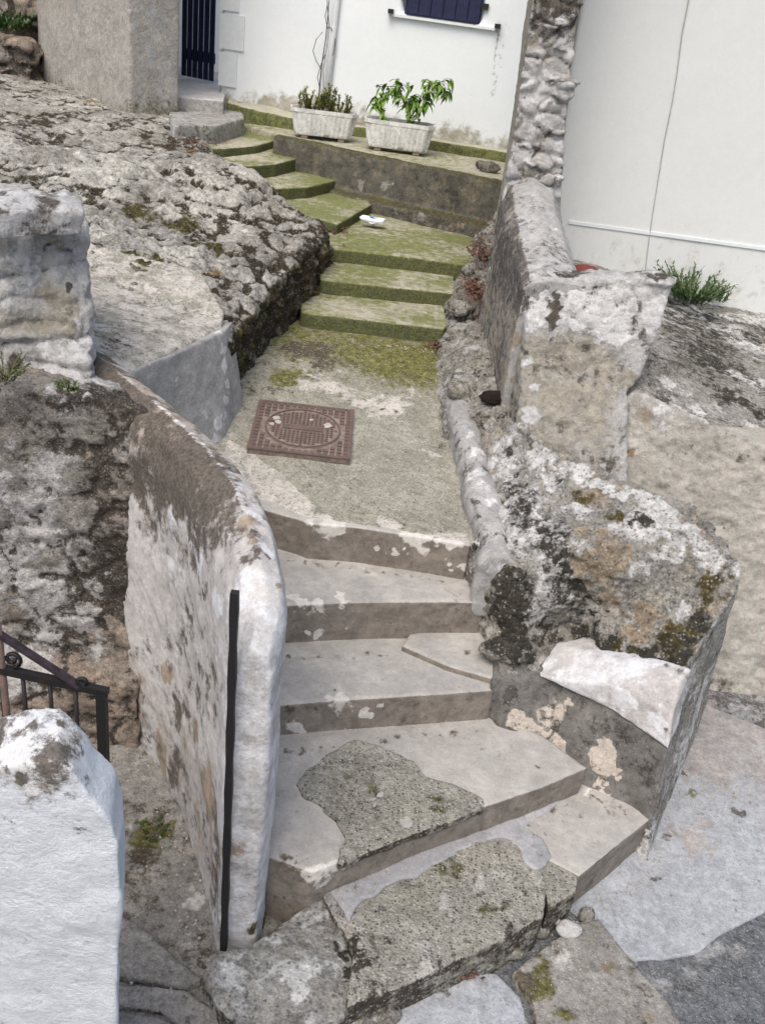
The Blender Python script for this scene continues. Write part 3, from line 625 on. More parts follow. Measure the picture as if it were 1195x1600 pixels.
def r_pl(v,n,cav,sid):
    m = C0(v,n,cav,sid); x,y,z = v.T; side = sstep(.7,.35,n[:,2])
    xe = np.interp(y, ys, xr); edge = sstep(.5,.05,xe-x)
    m[:,0] = .22+.7*np.clip(cav,-.5,1)+.6*(fbm(v,1.6,4,s=92)-.45)+.24*side+.12*edge
    m[:,1] = .38*side+.10+.75*np.clip(fbm(v,1.5,3,s=93)-.45,0,1)+.16*side*fbm(v,4,3,s=95); m[:,3] = .06+.42*side*fbm(v,3,3,s=94)*2*.8
    m[:,2] = np.clip((fbm(v,2.2,5,s=96)-.40)*2.4,0,1)*(1-.8*side)+.12; return m
tag(masonry('rock_outcrop', [field(grid, .8, 3)], .017, M_mossw, 1, dispw=lambda v,n: 1-.5*sstep(6.8,7.8,v[:,1])*(n[:,2]>.3), stones=(.012,(.34,.22,.14),7), disp=[(.05,2.4,3),(.045,6,5,'r'),(.016,15,4,'r'),(.012,34,3)], rules=r_pl,
  stains=[(250,480,80,2,.9),(200,460,60,2,.9),(300,500,60,2,.8),(100,230,80,2,.7),(60,260,60,2,.7),(180,210,50,2,.5),(150,155,25,3,1),(300,230,20,3,1),(230,420,60,1,.9),(280,350,60,1,.8),(330,380,50,1,.9),(220,330,50,1,.8),(380,320,60,2,.6),(320,290,50,2,.6),(170,300,60,2,.7),(460,380,40,2,.5),(480,420,40,1,1.0),(500,410,34,3,.9),(470,460,40,3,.7),(450,500,40,1,.8),(420,450,40,2,.5),(390,520,60,0,.7),(380,590,30,2,.6),(440,500,40,0,.5),(330,420,25,3,1),(40,190,60,0,.6),(130,180,50,0,.5)]),
  'weathered lichen and moss covered rock outcrop left of the middle steps', 'rock')
# gravelly ledge and smooth cement face in front of it
def r_lg(v,n,cav,sid):
    m = C0(v,n,cav,sid); m[:,0]=.22+.4*np.clip(cav,-.5,1)+.2*(fbm(v,4,3,s=97)-.5); m[:,2]=.35+.35*fbm(v,4,4,s=98); m[:,3]=.2; return m
tag(masonry('gravel_ledge', [prism([P(150,590,1.55),P(205,578,1.53),P(290,540,1.51),P(345,512,1.50),(-.97,4.75,1.53),(-1.2,5.2,1.6),(-1.9,5.3,1.66),(-2.4,5.2,1.66),(-2.4,4.0,1.6),(-1.5,3.9,1.6)], .7)], .011, M_path, 4, disp=[(.018,3,3),(.008,18,4)], rules=r_lg,
  stains=[(250,480,60,2,.6),(300,470,50,2,.5)]),
  'pale gravelly ledge between the plaster block and the rock outcrop', 'ledge')
def r_gf(v,n,cav,sid):
    m = C0(v,n,cav,sid); m[:,0]=.08+.3*np.clip(cav,-.5,1)+.2*(n[:,2]>.7); m[:,2]=.15+.3*np.clip(fbm(v,5,4,s=99)-.4,0,1); m[:,3]=.15; return m
tag(masonry('cement_face', [loft([[P(180,590,1.53),P(290,545,1.515),P(352,515,1.50),(-.93,4.78,1.48),(-1.5,4.4,1.5)],
                                   [(-1.36,3.70,.8),(-1.10,4.02,.8),P(352,700,.93),(-.82,4.75,.9),(-1.5,4.3,.8)]])], .010, M_grey, 4, disp=[(.008,4,3),(.003,20,3)], rules=r_gf,
  stains=along([(350,512),(358,545),(364,600),(362,650),(352,690)],13,2,1.0)+[(350,660,20,2,.9),(345,690,24,2,1),(370,680,20,2,1),(240,560,20,2,.6),(285,600,10,2,.9),(330,640,26,2,.5),(195,575,20,2,.7)]),
  'smooth grey trowelled cement face between the curved parapet and the manhole cover', 'cement plinth')

# ================================================================== RIGHT BULGING PARAPET
C_=Y
G = [[P(690,640,1.03),P(722,640,1.09),P(762,643,1.17),P(800,655,1.24),P(832,685,1.26)],
     [P(712,700,.97),P(742,700,1.03),P(790,708,1.12),P(850,718,1.21),P(905,715,1.26)],
     [P(724,780,.91),P(762,785,.99),P(830,790,1.08),P(930,785,1.17),P(1000,762,1.23)],
     [P(738,860,.86),P(785,870,.93),P(870,870,1.02),P(980,855,1.12),P(1085,822,1.20)],
     [P(748,915,.76),P(800,935,.80),Y(882,950,3.58),Y(992,930,3.52),P(1158,888,1.13)],
     [P(756,975,.60),P(800,990,.64),Y(875,978,3.60),Y(968,1000,3.43),Y(1108,985,3.26)],
     [P(785,1052,.555),Y(832,1052,3.34),Y(862,1012,3.50),Y(955,1030,3.31),Y(1060,1062,3.085)]]
def r_rb(v,n,cav,sid):
    m = C0(v,n,cav,sid); x,y,z = v.T; side=sstep(.55,.25,n[:,2])
    m[:,0] = .20+.55*np.clip(cav,-.5,1)+.6*(fbm(v,2.6,4,s=101)-.5); m[:,2]=.30+1.6*np.clip(fbm(v,3.2,5,s=102)-.46,0,1)
    m[:,3] = .30+.3*(fbm(v,1.8,3,s=103)-.4); m[:,1]=.22*fbm(v,3,3,s=104); 
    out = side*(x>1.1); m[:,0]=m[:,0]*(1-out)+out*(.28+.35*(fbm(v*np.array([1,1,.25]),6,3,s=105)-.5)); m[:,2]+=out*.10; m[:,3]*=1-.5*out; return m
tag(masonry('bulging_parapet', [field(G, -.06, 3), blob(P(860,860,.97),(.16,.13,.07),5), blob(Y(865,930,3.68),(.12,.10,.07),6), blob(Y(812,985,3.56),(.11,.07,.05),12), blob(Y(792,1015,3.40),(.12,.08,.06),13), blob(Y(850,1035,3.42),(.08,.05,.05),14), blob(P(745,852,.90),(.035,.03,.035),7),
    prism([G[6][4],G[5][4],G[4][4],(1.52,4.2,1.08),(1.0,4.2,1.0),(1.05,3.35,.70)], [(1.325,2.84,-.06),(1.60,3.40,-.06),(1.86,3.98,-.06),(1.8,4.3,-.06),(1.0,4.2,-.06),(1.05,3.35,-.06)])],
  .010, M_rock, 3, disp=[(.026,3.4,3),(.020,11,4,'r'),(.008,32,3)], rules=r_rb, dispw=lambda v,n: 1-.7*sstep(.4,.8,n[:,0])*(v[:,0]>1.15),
  stains=along([(830,700),(920,740),(1000,775),(1080,835),(1140,880)],30,2,.85)+along([(790,740),(820,800),(850,860),(860,930),(840,1000)],55,2,.52)+along([(790,760),(830,830),(870,900),(900,960)],60,0,.56)+along([(770,1000),(800,1030),(850,1045)],30,0,.9)+along([(765,880),(780,930),(800,980),(830,1030)],48,0,.85)+along([(830,695),(940,740),(1040,800),(1120,850)],22,3,.7)+along([(790,760),(830,820),(860,880),(890,960)],34,2,.95)+along([(760,900),(790,960),(830,1010)],36,0,1.0)+along([(820,790),(850,850),(900,920),(930,980),(1000,1020),(1050,1050)],17,0,1.0)+along([(920,980),(980,1010),(1040,1020),(1090,960),(1120,900)],24,1,.75)+along([(712,680),(728,740),(742,800),(750,850)],20,2,.75)+along([(705,690),(718,750),(730,810),(738,850)],8,0,.9)+along([(745,660),(760,700)],16,0,.6)+[(940,880,70,3,1.1),(960,930,60,3,1.1),(900,830,50,3,.9),(1000,970,50,3,1),(920,760,60,3,.7),(1000,820,60,2,.7),(900,780,50,2,.7),(1040,850,50,2,.7),(860,740,40,2,.8),(960,800,20,1,.9),(900,770,26,1,.9),(1000,810,26,0,.9),(1062,952,19,2,1.6),(1062,952,16,0,-1),(1110,900,45,1,.95),(1090,960,40,0,.8),(1050,1000,50,1,.9),(1000,1030,50,0,.95),(940,1000,40,0,.9),(1040,1040,40,1,.8),(910,990,36,0,1),
    (800,960,55,0,1),(850,980,45,0,1),(790,1000,40,0,1),(850,920,40,2,.8),(870,860,30,2,.9),(840,850,30,2,.7),(880,900,20,2,.9),(780,850,30,0,.8),(820,800,30,0,.6),(800,740,50,2,.6),(790,700,24,0,.6),(760,800,30,0,.4),(740,760,30,3,.4),(750,850,16,2,1),(800,765,8,1,1.2),(740,700,24,2,.6),(725,680,12,0,.9),(735,860,12,0,1),(715,720,14,2,.9),(1150,880,30,2,.8),(1120,850,40,2,.6),(1140,930,25,1,.6),
    (1100,1010,60,2,.4,2),(1060,1200,40,2,.6,2),(1020,1300,30,0,.6,2)]),
  'bulging lichen covered stone parapet on the right of the lower staircase', 'parapet')
# low dark plinth under it, with pale patches, and white patch above
def r_pn(v,n,cav,sid):
    m = C0(v,n,cav,sid); m[:,0]=.30+.35*np.clip(cav,-.5,1)+.3*(fbm(v,4,4,s=111)-.5); m[:,2]=.12*fbm(v,6,3,s=112); m[:,3]=.1; return m
tag(masonry('stair_plinth', [prism([P(765,1069,.535),P(790,1062,.545),P(862,1058,.55),P(950,1105,.55),P(1043,1170,.545),(1.35,3.1,.545),(1.0,3.5,.55),(.6,3.5,.55)],
       [P(763,1130,.30),(.62,3.10,.0),(.80,3.05,.0),(1.0,3.02,.0),(1.325,2.872,-.05),(1.40,3.1,-.05),(1.0,3.5,0),(.6,3.5,0)])], .009, M_plinth, 3, disp=[(.006,6,3),(.003,24,3)], rules=r_pn,
  stains=[(835,1150,36,2,2),(800,1138,28,2,1.8),(862,1165,24,2,1.6),(855,1115,28,2,1),(880,1105,18,2,.9),(928,1178,32,2,2),(938,1198,22,2,1.8),(955,1210,14,2,1),(800,1100,14,2,.7),(930,1232,18,2,1.2),(990,1215,40,0,.6),(780,1090,26,0,.9),(960,1150,40,0,.5),(1010,1250,26,2,.4)]),
  'low dark grey plinth with pale round plaster patches along the right of the lower steps', 'plinth')
def r_wp(v,n,cav,sid):
    m = C0(v,n,cav,sid); m[:,0]=.10+.3*np.clip(cav,-.5,1)+.3*(fbm(v,7,4,s=121)-.5); m[:,2]=.42+.8*(fbm(v,4,4,s=122)-.5); m[:,0]+=.12; return m
tag(masonry('plaster_patch', [loft([[P(838,1056,.553),P(950,1107,.553),P(1042,1170,.553),(1.37,3.10,.55),(1.0,3.45,.55)],
        [Y(846,1035,3.38),Y(950,1070,3.16),Y(1050,1120,2.985),(1.37,3.15,.70),(1.0,3.45,.60)],
        [Y(866,1006,3.44),Y(955,1026,3.27),Y(1060,1064,3.06),(1.35,3.12,.84),(1.0,3.5,.66)]])], .009, M_plaster, 3, disp=[(.006,6,3),(.003,26,3)], rules=r_wp,
  stains=[(900,1060,40,2,1),(960,1090,40,2,1),(1020,1120,36,2,1),(1050,1150,16,0,.5)]),
  'bright whitewashed patch sloping above the dark plinth at the right of the staircase', 'plaster')

# ================================================================== GUTTER BANK beside the middle steps
zt = lambda y: np.interp(y,[4.85,5.9,6.8,7.9,8.6],[1.12,1.27,1.47,1.55,1.55])
bank=[]
for y in (4.72,5.0,5.3,5.6,6.0,6.4,6.8,7.2,7.6,8.1,8.9):
    xa = float(np.interp(y,[4.7,5.9,6.8,7.0,8.9],[.30,.22,.34,.42,.45])); b=float(zt(y))
    bank.append([(xa-.03,y,b-.12),(xa+.05,y,b-.02+.03*math.sin(y*9)),(xa+.15,y,b+.03+.04*math.sin(y*7+1)),(max(.62,xa+.2),y,b+.10+.03*math.sin(y*5)),(.85,y,b+.14)])
def r_bk(v,n,cav,sid):
    m = C0(v,n,cav,sid); y=v[:,1]; m[:,0]=.30+.7*np.clip(cav,-.5,1)+.4*(fbm(v,3,4,s=131)-.5)+.22*sstep(5.6,6.2,y); m[:,1]=.35*fbm(v,3,3,s=132)+.15; m[:,2]=.3*fbm(v,4,4,s=133)+.16*sstep(5.8,5.2,y); m[:,3]=.08+.3*sstep(6,6.8,y); return m
tag(masonry('rubble_bank', [field(bank, .8, 3)]+[blob((float(np.interp(y,[4.7,5.9,6.8,7.6],[.40,.38,.46,.56]))+.06*math.sin(y*31),y,float(zt(y))+.04),(.06+.02*math.sin(y*17),.06,.035),int(y*10)) for y in (5.0,5.35,5.75,6.05,6.3,6.62,6.9,7.2,7.5)], .012, M_rock, 2, disp=[(.030,6,3),(.024,12,4,'r'),(.010,30,3)], rules=r_bk,
  stains=[(690,600,30,2,.7),(680,620,20,2,.7),(650,640,14,1,.5),(740,540,24,2,.6),(720,500,24,2,.5),(730,450,25,3,.9),(700,430,20,3,.6),(660,360,30,1,.6),(740,360,40,0,.7),(700,350,40,3,.8)]),
  'narrow bank of rubble and earth between the mossy steps and the tall wall', 'rubble')

# smooth rounded kerb between the landing and the bulging parapet
kc = _spl(np.array([P(742,470,1.28),P(730,520,1.23),P(724,580,1.175),P(722,640,1.115),P(738,700,1.075),P(757,770,1.02),P(772,835,.965),P(778,880,.93)]),4)
kr=[]
for i,c in enumerate(kc):
    d_=kc[min(i+1,len(kc)-1)]-kc[max(i-1,0)]; l=math.hypot(d_[0],d_[1]); nx,ny=-d_[1]/l,d_[0]/l; rr=.082+.010*math.sin(i*.7)
    kr.append([(c[0]+nx*rr*math.cos(a),c[1]+ny*rr*math.cos(a),c[2]+.055*math.sin(a)-.02) for a in (3.14,2.5,1.9,1.57,1.2,.6,0)]+[(c[0]+nx*rr,c[1]+ny*rr,c[2]-.3),(c[0]-nx*rr,c[1]-ny*rr,c[2]-.3)])
def r_kk(v,n,cav,sid):
    m = C0(v,n,cav,sid); y=v[:,1]; f=sstep(4.9,5.3,y); m[:,0]=.24+.3*np.clip(cav,-.5,1)+.5*(fbm(v,4,4,s=261)-.5)+.25*f; m[:,2]=.26+.5*(fbm(v,3,4,s=262)-.5); m[:,1]=.3*f*fbm(v,4,3,s=263)*1.5; m[:,3]=.1; return m
tag(masonry('rounded_kerb', [loft(kr)], .009, M_grey, 4, disp=[(.024,4,3),(.010,14,4),(.004,34,3)], rules=r_kk,
  stains=along([(700,660),(715,720),(738,800),(750,860)],15,0,.62,14)+along([(728,670),(748,730),(768,800)],26,2,.62)),
  'smooth rounded grey kerb running down the right side of the manhole landing', 'kerb')
# ================================================================== TALL RUINED WALL + COPING + BLOCK + PALE WALL
def ring(pyl, pyr, xl, xr_, y0, y1, z): pass
def r_tw(v,n,cav,sid):
    m = C0(v,n,cav,sid); x,y,z = v.T; fr = sstep(.3,.7,-n[:,1])
    m[:,0]=.10+.30*np.clip(cav,-.4,1)+.3*sstep(2.9,3.15,z)*fr+.25*(fbm(v,3,4,s=141)-.5); m[:,2]=(.25+.35*sid)*fr+.10; m[:,3]=.46*(1-fr)+.3*np.clip(cav,0,1)*fr+.26*(sid<.45)+.12; return m
W = [(1.2,.47,.88,.60),(1.9,.465,.86,.60),(2.2,.46,.80,.595),(2.6,.455,.745,.58),(2.95,.445,.71,.56),(3.25,.435,.69,.555),(3.9,.435,.70,.555),(5.2,.435,.70,.555)]
tw = loft([[(a,5.9,z),(b,5.9,z),(b+.06,6.7,z),(max(b,c+.1)+.0,7.95,z),(c,7.95,z)] for z,a,b,c in W])
knobs=[]
rnd=random.Random(5)
for k in range(16):
    z=2.25+k*.09+rnd.uniform(-.02,.02); a=float(np.interp(z,[w_[0] for w_ in W],[w_[1] for w_ in W])); b=float(np.interp(z,[w_[0] for w_ in W],[w_[2] for w_ in W]))
    x=rnd.uniform(a+.07,b-.03); knobs.append(blob((x,5.91-rnd.uniform(-.01,.02),z),(rnd.uniform(.06,.11),rnd.uniform(.03,.045),rnd.uniform(.03,.055)),200+k,1))
tag(masonry('ruined_wall', [tw]+knobs, .012, M_block, 1, stones=(.022,(.14,.14,.10),12,lambda v,n: sstep(.2,.6,-n[:,1])), disp=[(.008,9,3),(.006,26,3)], rules=r_tw,
  stains=[(870,10,40,0,.9),(850,50,30,0,.6),(850,140,50,2,.8),(840,200,40,2,.9),(860,170,40,2,.8),(830,260,40,2,.5),(850,230,30,3,.6),(820,100,40,3,.5),(845,60,14,1,.7)]),
  'tall broken end of a rubble stone wall rising out of the top of the picture', 'stone wall')
def r_cp(v,n,cav,sid):
    m = C0(v,n,cav,sid); x,y,z=v.T; left=sstep(.3,.6,-n[:,0]); m[:,0]=.20+.4*np.clip(cav,-.5,1)+.16*left+.3*(fbm(v*np.array([3,1,1]),3,4,s=151)-.5)+.22*left*sstep(1.55,1.85,z); m[:,2]=.22*fbm(v*np.array([3,1,1]),3,4,s=152)+.06*left; m[:,3]=.12+.45*left; return m
tag(masonry('sloping_coping', [loft([[(.57,4.80,1.0),(.56,4.80,1.86),(.60,4.80,1.90),(.72,4.80,1.93),(.84,4.80,1.92),(.90,4.80,1.86),(.92,4.80,1.0)],
    [(.53,5.2,1.0),(.52,5.2,1.92),(.55,5.2,1.99),(.68,5.2,2.03),(.80,5.2,2.0),(.87,5.2,1.92),(.9,5.2,1.0)],
    [(.485,5.6,1.0),(.475,5.6,2.0),(.51,5.6,2.10),(.64,5.6,2.16),(.76,5.6,2.12),(.83,5.6,2.02),(.88,5.6,1.0)],
    [(.455,6.0,1.0),(.455,6.0,2.1),(.49,6.0,2.22),(.62,6.0,2.28),(.74,6.0,2.24),(.82,6.0,2.1),(.86,6.0,1.0)]]),
    ], .012, M_grey, 3, disp=[(.010,5,3),(.007,22,4)], rules=r_cp,
  stains=[(800,450,14,0,1,3),(815,480,14,0,.8,3),(800,540,20,3,.8),(790,420,20,0,.7),(800,600,16,3,.9),(860,420,24,2,.4),(870,350,20,2,.6),(785,500,20,2,.5)]),
  'low wall with a smooth grey sloping coping running up to the tall ruined wall', 'wall')
# plastered block pier and pale retaining wall
def r_pw(v,n,cav,sid):
    m = C0(v,n,cav,sid); x,y,z=v.T; up=sstep(.5,.8,n[:,2])
    m[:,0]=.10+.4*np.clip(cav,-.5,1)+.22*up+.25*(fbm(v,3,4,s=161)-.5); m[:,2]=(.20+.50*sstep(1.58,1.74,z+.2*(fbm(v,4,3,s=162)-.5)))*(1-.4*up)
    m[:,3]=.40*sstep(1.80,1.6,z+.25*(fbm(v,3,3,s=163)-.5))*sstep(1.45,.9,x)+.22; return m
tag(masonry('plaster_pier', [loft([[(.585,4.84,1.93),(1.30,4.80,1.99),(1.30,4.96,2.0),(.58,5.0,1.93)],[(.60,4.78,1.8),(1.29,4.74,1.8),(1.31,4.98,1.8),(.58,5.0,1.8)],
      [(.62,4.68,1.55),(1.24,4.66,1.55),(1.31,5.2,1.5),(.58,5.2,1.5)],[(.62,4.60,1.45),(1.17,4.60,1.46),(1.3,5.2,1.4),(.58,5.2,1.4)],[(.64,4.36,1.1),(1.22,4.36,1.1),(1.35,5.2,1.1),(.58,5.2,1.1)],[(.64,4.22,.6),(1.3,4.22,.6),(1.35,5.2,.6),(.58,5.2,.6)]]),
    blob((1.22,4.86,1.99),(.12,.10,.03),61), blob((.66,4.86,1.92),(.07,.06,.03),62)], .011, M_block, 4, stones=(.010,(.3,.3,.2),15), disp=[(.014,4,3),(.009,13,4,'r'),(.006,32,3)], rules=r_pw,
  stains=[(860,470,13,0,1.1,3),(862,500,13,0,1.,3),(858,540,9,0,.6,2),(920,460,12,0,.6,2),(950,450,26,3,.3),(900,560,50,3,1),(940,580,50,3,1),(980,585,30,3,1),(880,610,50,3,.9),(880,640,14,2,.4),(840,600,20,2,.7),(825,560,20,2,.7),(835,640,26,2,.8),(1020,500,40,2,.8),(900,450,50,2,.6),(960,500,60,2,.8),(825,620,12,3,.9),(875,650,10,3,1)]),
  'square pier of flaking white plaster at the top end of the right parapet', 'wall pier')
def r_rt(v,n,cav,sid):
    m = C0(v,n,cav,sid); x,y,z=v.T; m[:,0]=.08+.35*np.clip(cav,-.5,1)+.25*(fbm(v,2,4,s=171)-.5)+.2*sstep(1.1,1.35,z)*(fbm(v,5,3,s=174)); m[:,2]=.28*fbm(v*np.array([1,1,2]),2.5,4,s=172)+.3*sstep(1.2,1.45,z); m[:,3]=.35*fbm(v,2,3,s=173); m[:,1]=.10+.10*sstep(.8,.2,z); return m
tag(masonry('retaining_wall', [prism([(1.13,4.66,1.34),(1.22,4.63,1.45),(1.5,4.53,1.42),(1.89,4.42,1.33),(2.4,4.35,1.27),(3.3,4.4,1.25),(3.3,5.2,1.3),(1.15,5.2,1.3)],
      [(1.0,4.14,-.06),(1.3,4.06,-.06),(1.6,4.0,-.06),(1.87,3.99,-.06),(2.3,4.0,-.06),(3.3,4.1,-.06),(3.3,5.2,-.06),(1.0,5.2,-.06)])], .012, M_beige, 3, disp=[(.020,2.6,3),(.013,9,4,'r'),(.009,26,3)], rules=r_rt,
  stains=[(1000,640,60,3,.5),(1100,640,60,2,.6),(1020,610,30,2,.8),(1180,760,50,2,.4),(1150,720,20,0,.5),(1180,720,20,0,.5),(980,712,10,3,1.1),(1165,560,20,0,.3),(1050,680,60,2,.4),(1120,1080,40,0,.5)]),
  'pale beige rendered retaining wall standing behind the bulging parapet on the right', 'wall')
bk=[]
for y in (4.62,4.9,5.3,5.7,6.2,6.7):
    bk.append([(x,y+.12*max(0,1.5-x),float(np.interp(y,[4.6,5.2,6.6],[-.03,.10,.18]))+float(np.interp(x,[1.0,1.25,1.9,3.5],[1.46,1.46,1.31,1.20]))) for x in (.85,1.25,1.6,2.0,2.6,3.6)])
def r_mb(v,n,cav,sid):
    m = C0(v,n,cav,sid); m[:,0]=.36+.5*np.clip(cav,-.5,1)+.8*(fbm(v*np.array([1,1.6,1]),2.2,4,s=181)-.48); m[:,2]=.34+2.0*np.clip(fbm(v*np.array([1,2.2,1]),2,5,s=182)-.46,0,1); m[:,3]=.12+.2*fbm(v,3,3,s=183); m[:,1]=.18; return m
tag(masonry('terrace_bank', [field(bk, .9, 3)], .014, M_rock, 1, disp=[(.022,3,3),(.010,12,4)], rules=r_mb,
  stains=[(1040,590,30,2,1),(1100,640,30,2,.9),(1160,620,60,0,.8),(1100,560,50,0,.7),(1160,520,30,2,.8),(1100,500,30,0,.5),(1180,660,26,2,.9),(1030,620,30,0,.5),(1130,510,30,2,.7),(1080,520,60,3,.6),(930,430,30,1,1),(920,418,30,1,1)]),
  'lichen stained terrace surface behind the pale retaining wall at the right edge', 'terrace')
# ================================================================== UPPER TERRACE
def r_tr(v,n,cav,sid):
    m = C0(v,n,cav,sid); m[:,0]=.25+.3*np.clip(cav,-.5,1)+.3*(fbm(v,2,4,s=191)-.5); m[:,1]=.40+.5*(fbm(v,2,4,s=192)-.5); m[:,2]=.25*fbm(v,4,3,s=193); return m
tag(masonry('terrace', [prism([(-1.36,8.86,1.86),(-.9,8.62,1.86),(.75,7.86,1.86),(.9,9.5,1.86),(-1.4,9.9,1.86),(-2.3,10.0,1.86),(-2.2,9.5,1.86),(-1.75,9.35,1.86),(-1.45,9.15,1.86)], 1.4)], .02, M_green, 1, disp=[(.01,4,3)], rules=r_tr), kind='structure')
def r_tf(v,n,cav,sid):
    m = C0(v,n,cav,sid); z=v[:,2]; m[:,0]=.28+.3*np.clip(cav,-.5,1)+.5*(fbm(v,1.5,4,s=194)-.5); m[:,1]=.25+.4*(n[:,2]>.6); m[:,2]=.2*fbm(v,4,4,s=195)+.25*sstep(1.62,1.52,z); m[:,3]=.4; return m
tag(masonry('terrace_wall', [prism([(-1.42,8.78,1.885),(-.9,8.54,1.885),(-.3,8.28,1.885),(.68,7.84,1.885),(.70,7.98,1.885),(-.2,8.39,1.885),(-.9,8.70,1.885),(-1.4,8.92,1.885)], 1.2),
     prism([(-1.0,8.50,1.56),(-.4,8.16,1.55),(.6,7.7,1.56),(.6,8.0,1.56),(-.9,8.7,1.56)],1.2)], .015, M_damp, 3, disp=[(.010,6,3),(.006,18,3)], rules=r_tf,
  stains=[(740,270,40,3,.6),(560,290,20,2,.7),(600,300,20,2,.6),(550,240,30,0,.5),(700,310,40,0,.7)]),
  'dark damp retaining wall of the terrace beneath the two planters', 'retaining wall')
# litter on the terrace corner: dark rubble
tag(masonry('rubble_heap', [blob(P(765,262,1.90),(.10,.07,.06),71), blob(P(752,257,1.90),(.06,.05,.04),72)], .012, M_rubble, 2, disp=[(.012,12,3)], rules=r_bk), 'dark rubble heap on the terrace where it meets the ruined wall', 'rubble')

# ================================================================== WHITE HOUSE AT THE BACK
hb = [(-2.16,9.95),(-1.4,9.78),(.9,9.36)]
def wy(x): return float(np.interp(x,[-2.16,.9],[9.93,9.36]))
def r_h(v,n,cav,sid):
    m = C0(v,n,cav,sid); x,y,z=v.T; m[:,3]=.62*sstep(2.35,2.0,z+.3*(fbm(v,1.5,3,s=201)-.5)); m[:,0]=.10*fbm(v,1.5,3,s=202)+.30*np.clip(fbm(v*np.array([5,1,.35]),2,3,s=205)-.55,0,1); m[:,1]=.28*sstep(2.15,1.98,z); m[:,2]=.3*fbm(v,.8,3,s=203)
    st_=(np.exp(-((x-.44+.05*(z-3))/.018)**2)*sstep(2.2,2.5,z)*sstep(3.02,2.98,z)); m[:,0]=np.maximum(m[:,0],.60*st_*(.7+.6*fbm(v*np.array([1,1,.3]),8,3,s=204)))
    st_=(np.exp(-((x-.50)/.04)**2)*sstep(2.1,2.5,z)*sstep(3.02,2.98,z)); m[:,0]=np.maximum(m[:,0],.34*st_)
    return m
house = tag(empty('white_house', (-.6, 9.7, 1.8)), 'white painted house behind the terrace with a navy shuttered window', 'house')
def wallseg(x0,x1,z0,z1,th=.35,pr=0): return prism([(x0,wy(x0)-pr,z1),(x1,wy(x1)-pr,z1),(x1,wy(x1)+th,z1),(x0,wy(x0)+th,z1)], z0)
A=Y(629,28,wy(-.25)); B=Y(752,36,wy(.45)); wx0,wx1=A[0],B[0]; wz=(A[2]+B[2])/2; print('window',A,B)
mw = masonry('wall', [wallseg(-2.16,wx0,1.5,5.6),wallseg(wx1,1.0,1.5,5.6),wallseg(wx0-.02,wx1+.02,1.5,wz),wallseg(wx0-.02,wx1+.02,wz+1.25,5.6)], .035, M_house, 0, disp=[(.006,1.2,3)], rules=r_h, parent=house)
def hbox(name, x0,x1,z0,z1,pr,mat,par,th=.1):
    return link(name, mesh_of(name,[prism([(x0,wy(x0)-pr,z1),(x1,wy(x1)-pr,z1),(x1,wy(x1)+th,z1),(x0,wy(x0)+th,z1)], z0)]), mat, par, smooth=False)
# quoins at the corner
for k in range(8):
    z0=2.12+k*.33
    hbox('quoin',-2.175,-1.93 if k%2 else -1.99,z0,z0+.30,.018,M_trim,house)
shut = hbox('shutter', wx0+.01,wx1-.01,wz+.01,wz+1.24,-.02,M_navy,house,.07)
for k in range(6):
    x=wx0+.02+(wx1-wx0-.04)*k/6; hbox('board', x+.004,x+(wx1-wx0-.04)/6-.004,wz+.02,wz+1.23,.002,M_navy,shut,.0)
sill = hbox('sill', wx0-.10,wx1+.13,wz-.022,wz+.0,.04,M_trim,house)
for xx in (wx0-.12, wx1+.14):
    hbox('shutter_latch', xx-.02,xx+.03,wz-.0,wz+.035,.07,M_iron,house,.02)
for xx in (wx0-.03, wx1-.01):
    hbox('hinge', xx-.01,xx+.05,wz+.13,wz+.18,.03,M_iron,house,.02)
bm=bmesh.new(); pt=Y(522,40,wy(-1.05)-.03); tube(bm,[(pt[0]-.02,pt[1],1.95),(pt[0]+.0,pt[1],2.7),(pt[0]+.02,pt[1],3.4),(pt[0]+.02,pt[1],5.5)],.030,12)
to_obj('downpipe', bm, M_pvc, house)
# kerb-like plinth at the house base
def r_pl2(v,n,cav,sid):
    m=C0(v,n,cav,sid); up=sstep(.5,.8,n[:,2]); m[:,1]=.62*(1-up)+.25; m[:,0]=.2+.3*(1-up)+.3*np.clip(cav,-.5,1); m[:,2]=.75*up; return m
o = masonry('base_ledge', [prism([(-.2,wy(-.2)-.16,1.95),(.9,wy(.9)-.16,1.95),(.9,wy(.9)+.05,1.95),(-.2,wy(-.2)+.05,1.95)],1.8),
    prism([(-2.0,9.55,2.02),(-1.7,9.5,1.99),(-1.35,9.48,1.97),(-1.1,9.55,1.95),(-.6,9.6,1.95),(-.6,9.85,1.95),(-2.1,10.0,2.02)],1.8)], .015, M_green, 3, disp=[(.018,5,3)], rules=r_pl2, parent=house)

# gate recess: doorstep, pad, gate, side wall
tag(masonry('doorstep', [prism(pz([(268,122),(335,118),(352,148),(350,158),(262,150)],2.06),1.85)], .014, M_block, 3, disp=[(.006,5,3)], rules=lambda v,n,cav,sid: np.stack([.12+.2*(n[:,2]<.5),0*cav+.05,.9*(n[:,2]>.5),0*cav+.4],1)), 'worn white doorstep in front of the navy gate', 'doorstep')
tag(masonry('stone_pad', [prism(pz([(262,168),(350,158),(378,172),(382,184),(340,196),(270,196)],1.95),1.7)], .015, M_grey, 4, disp=[(.012,6,3)], rules=lambda v,n,cav,sid: np.stack([.3+.5*cav,0*cav+.35,.3+0*cav,.3+0*cav],1)), 'rough grey stone pad between the stucco corner and the upper steps', 'stone slab')
gate = tag(empty('navy_gate', Y(308,120,10.62)), 'dark navy gate of upright wooden slats beside the white house', 'gate')
ga=Y(283,118,10.7); gb=Y(334,124,10.5)
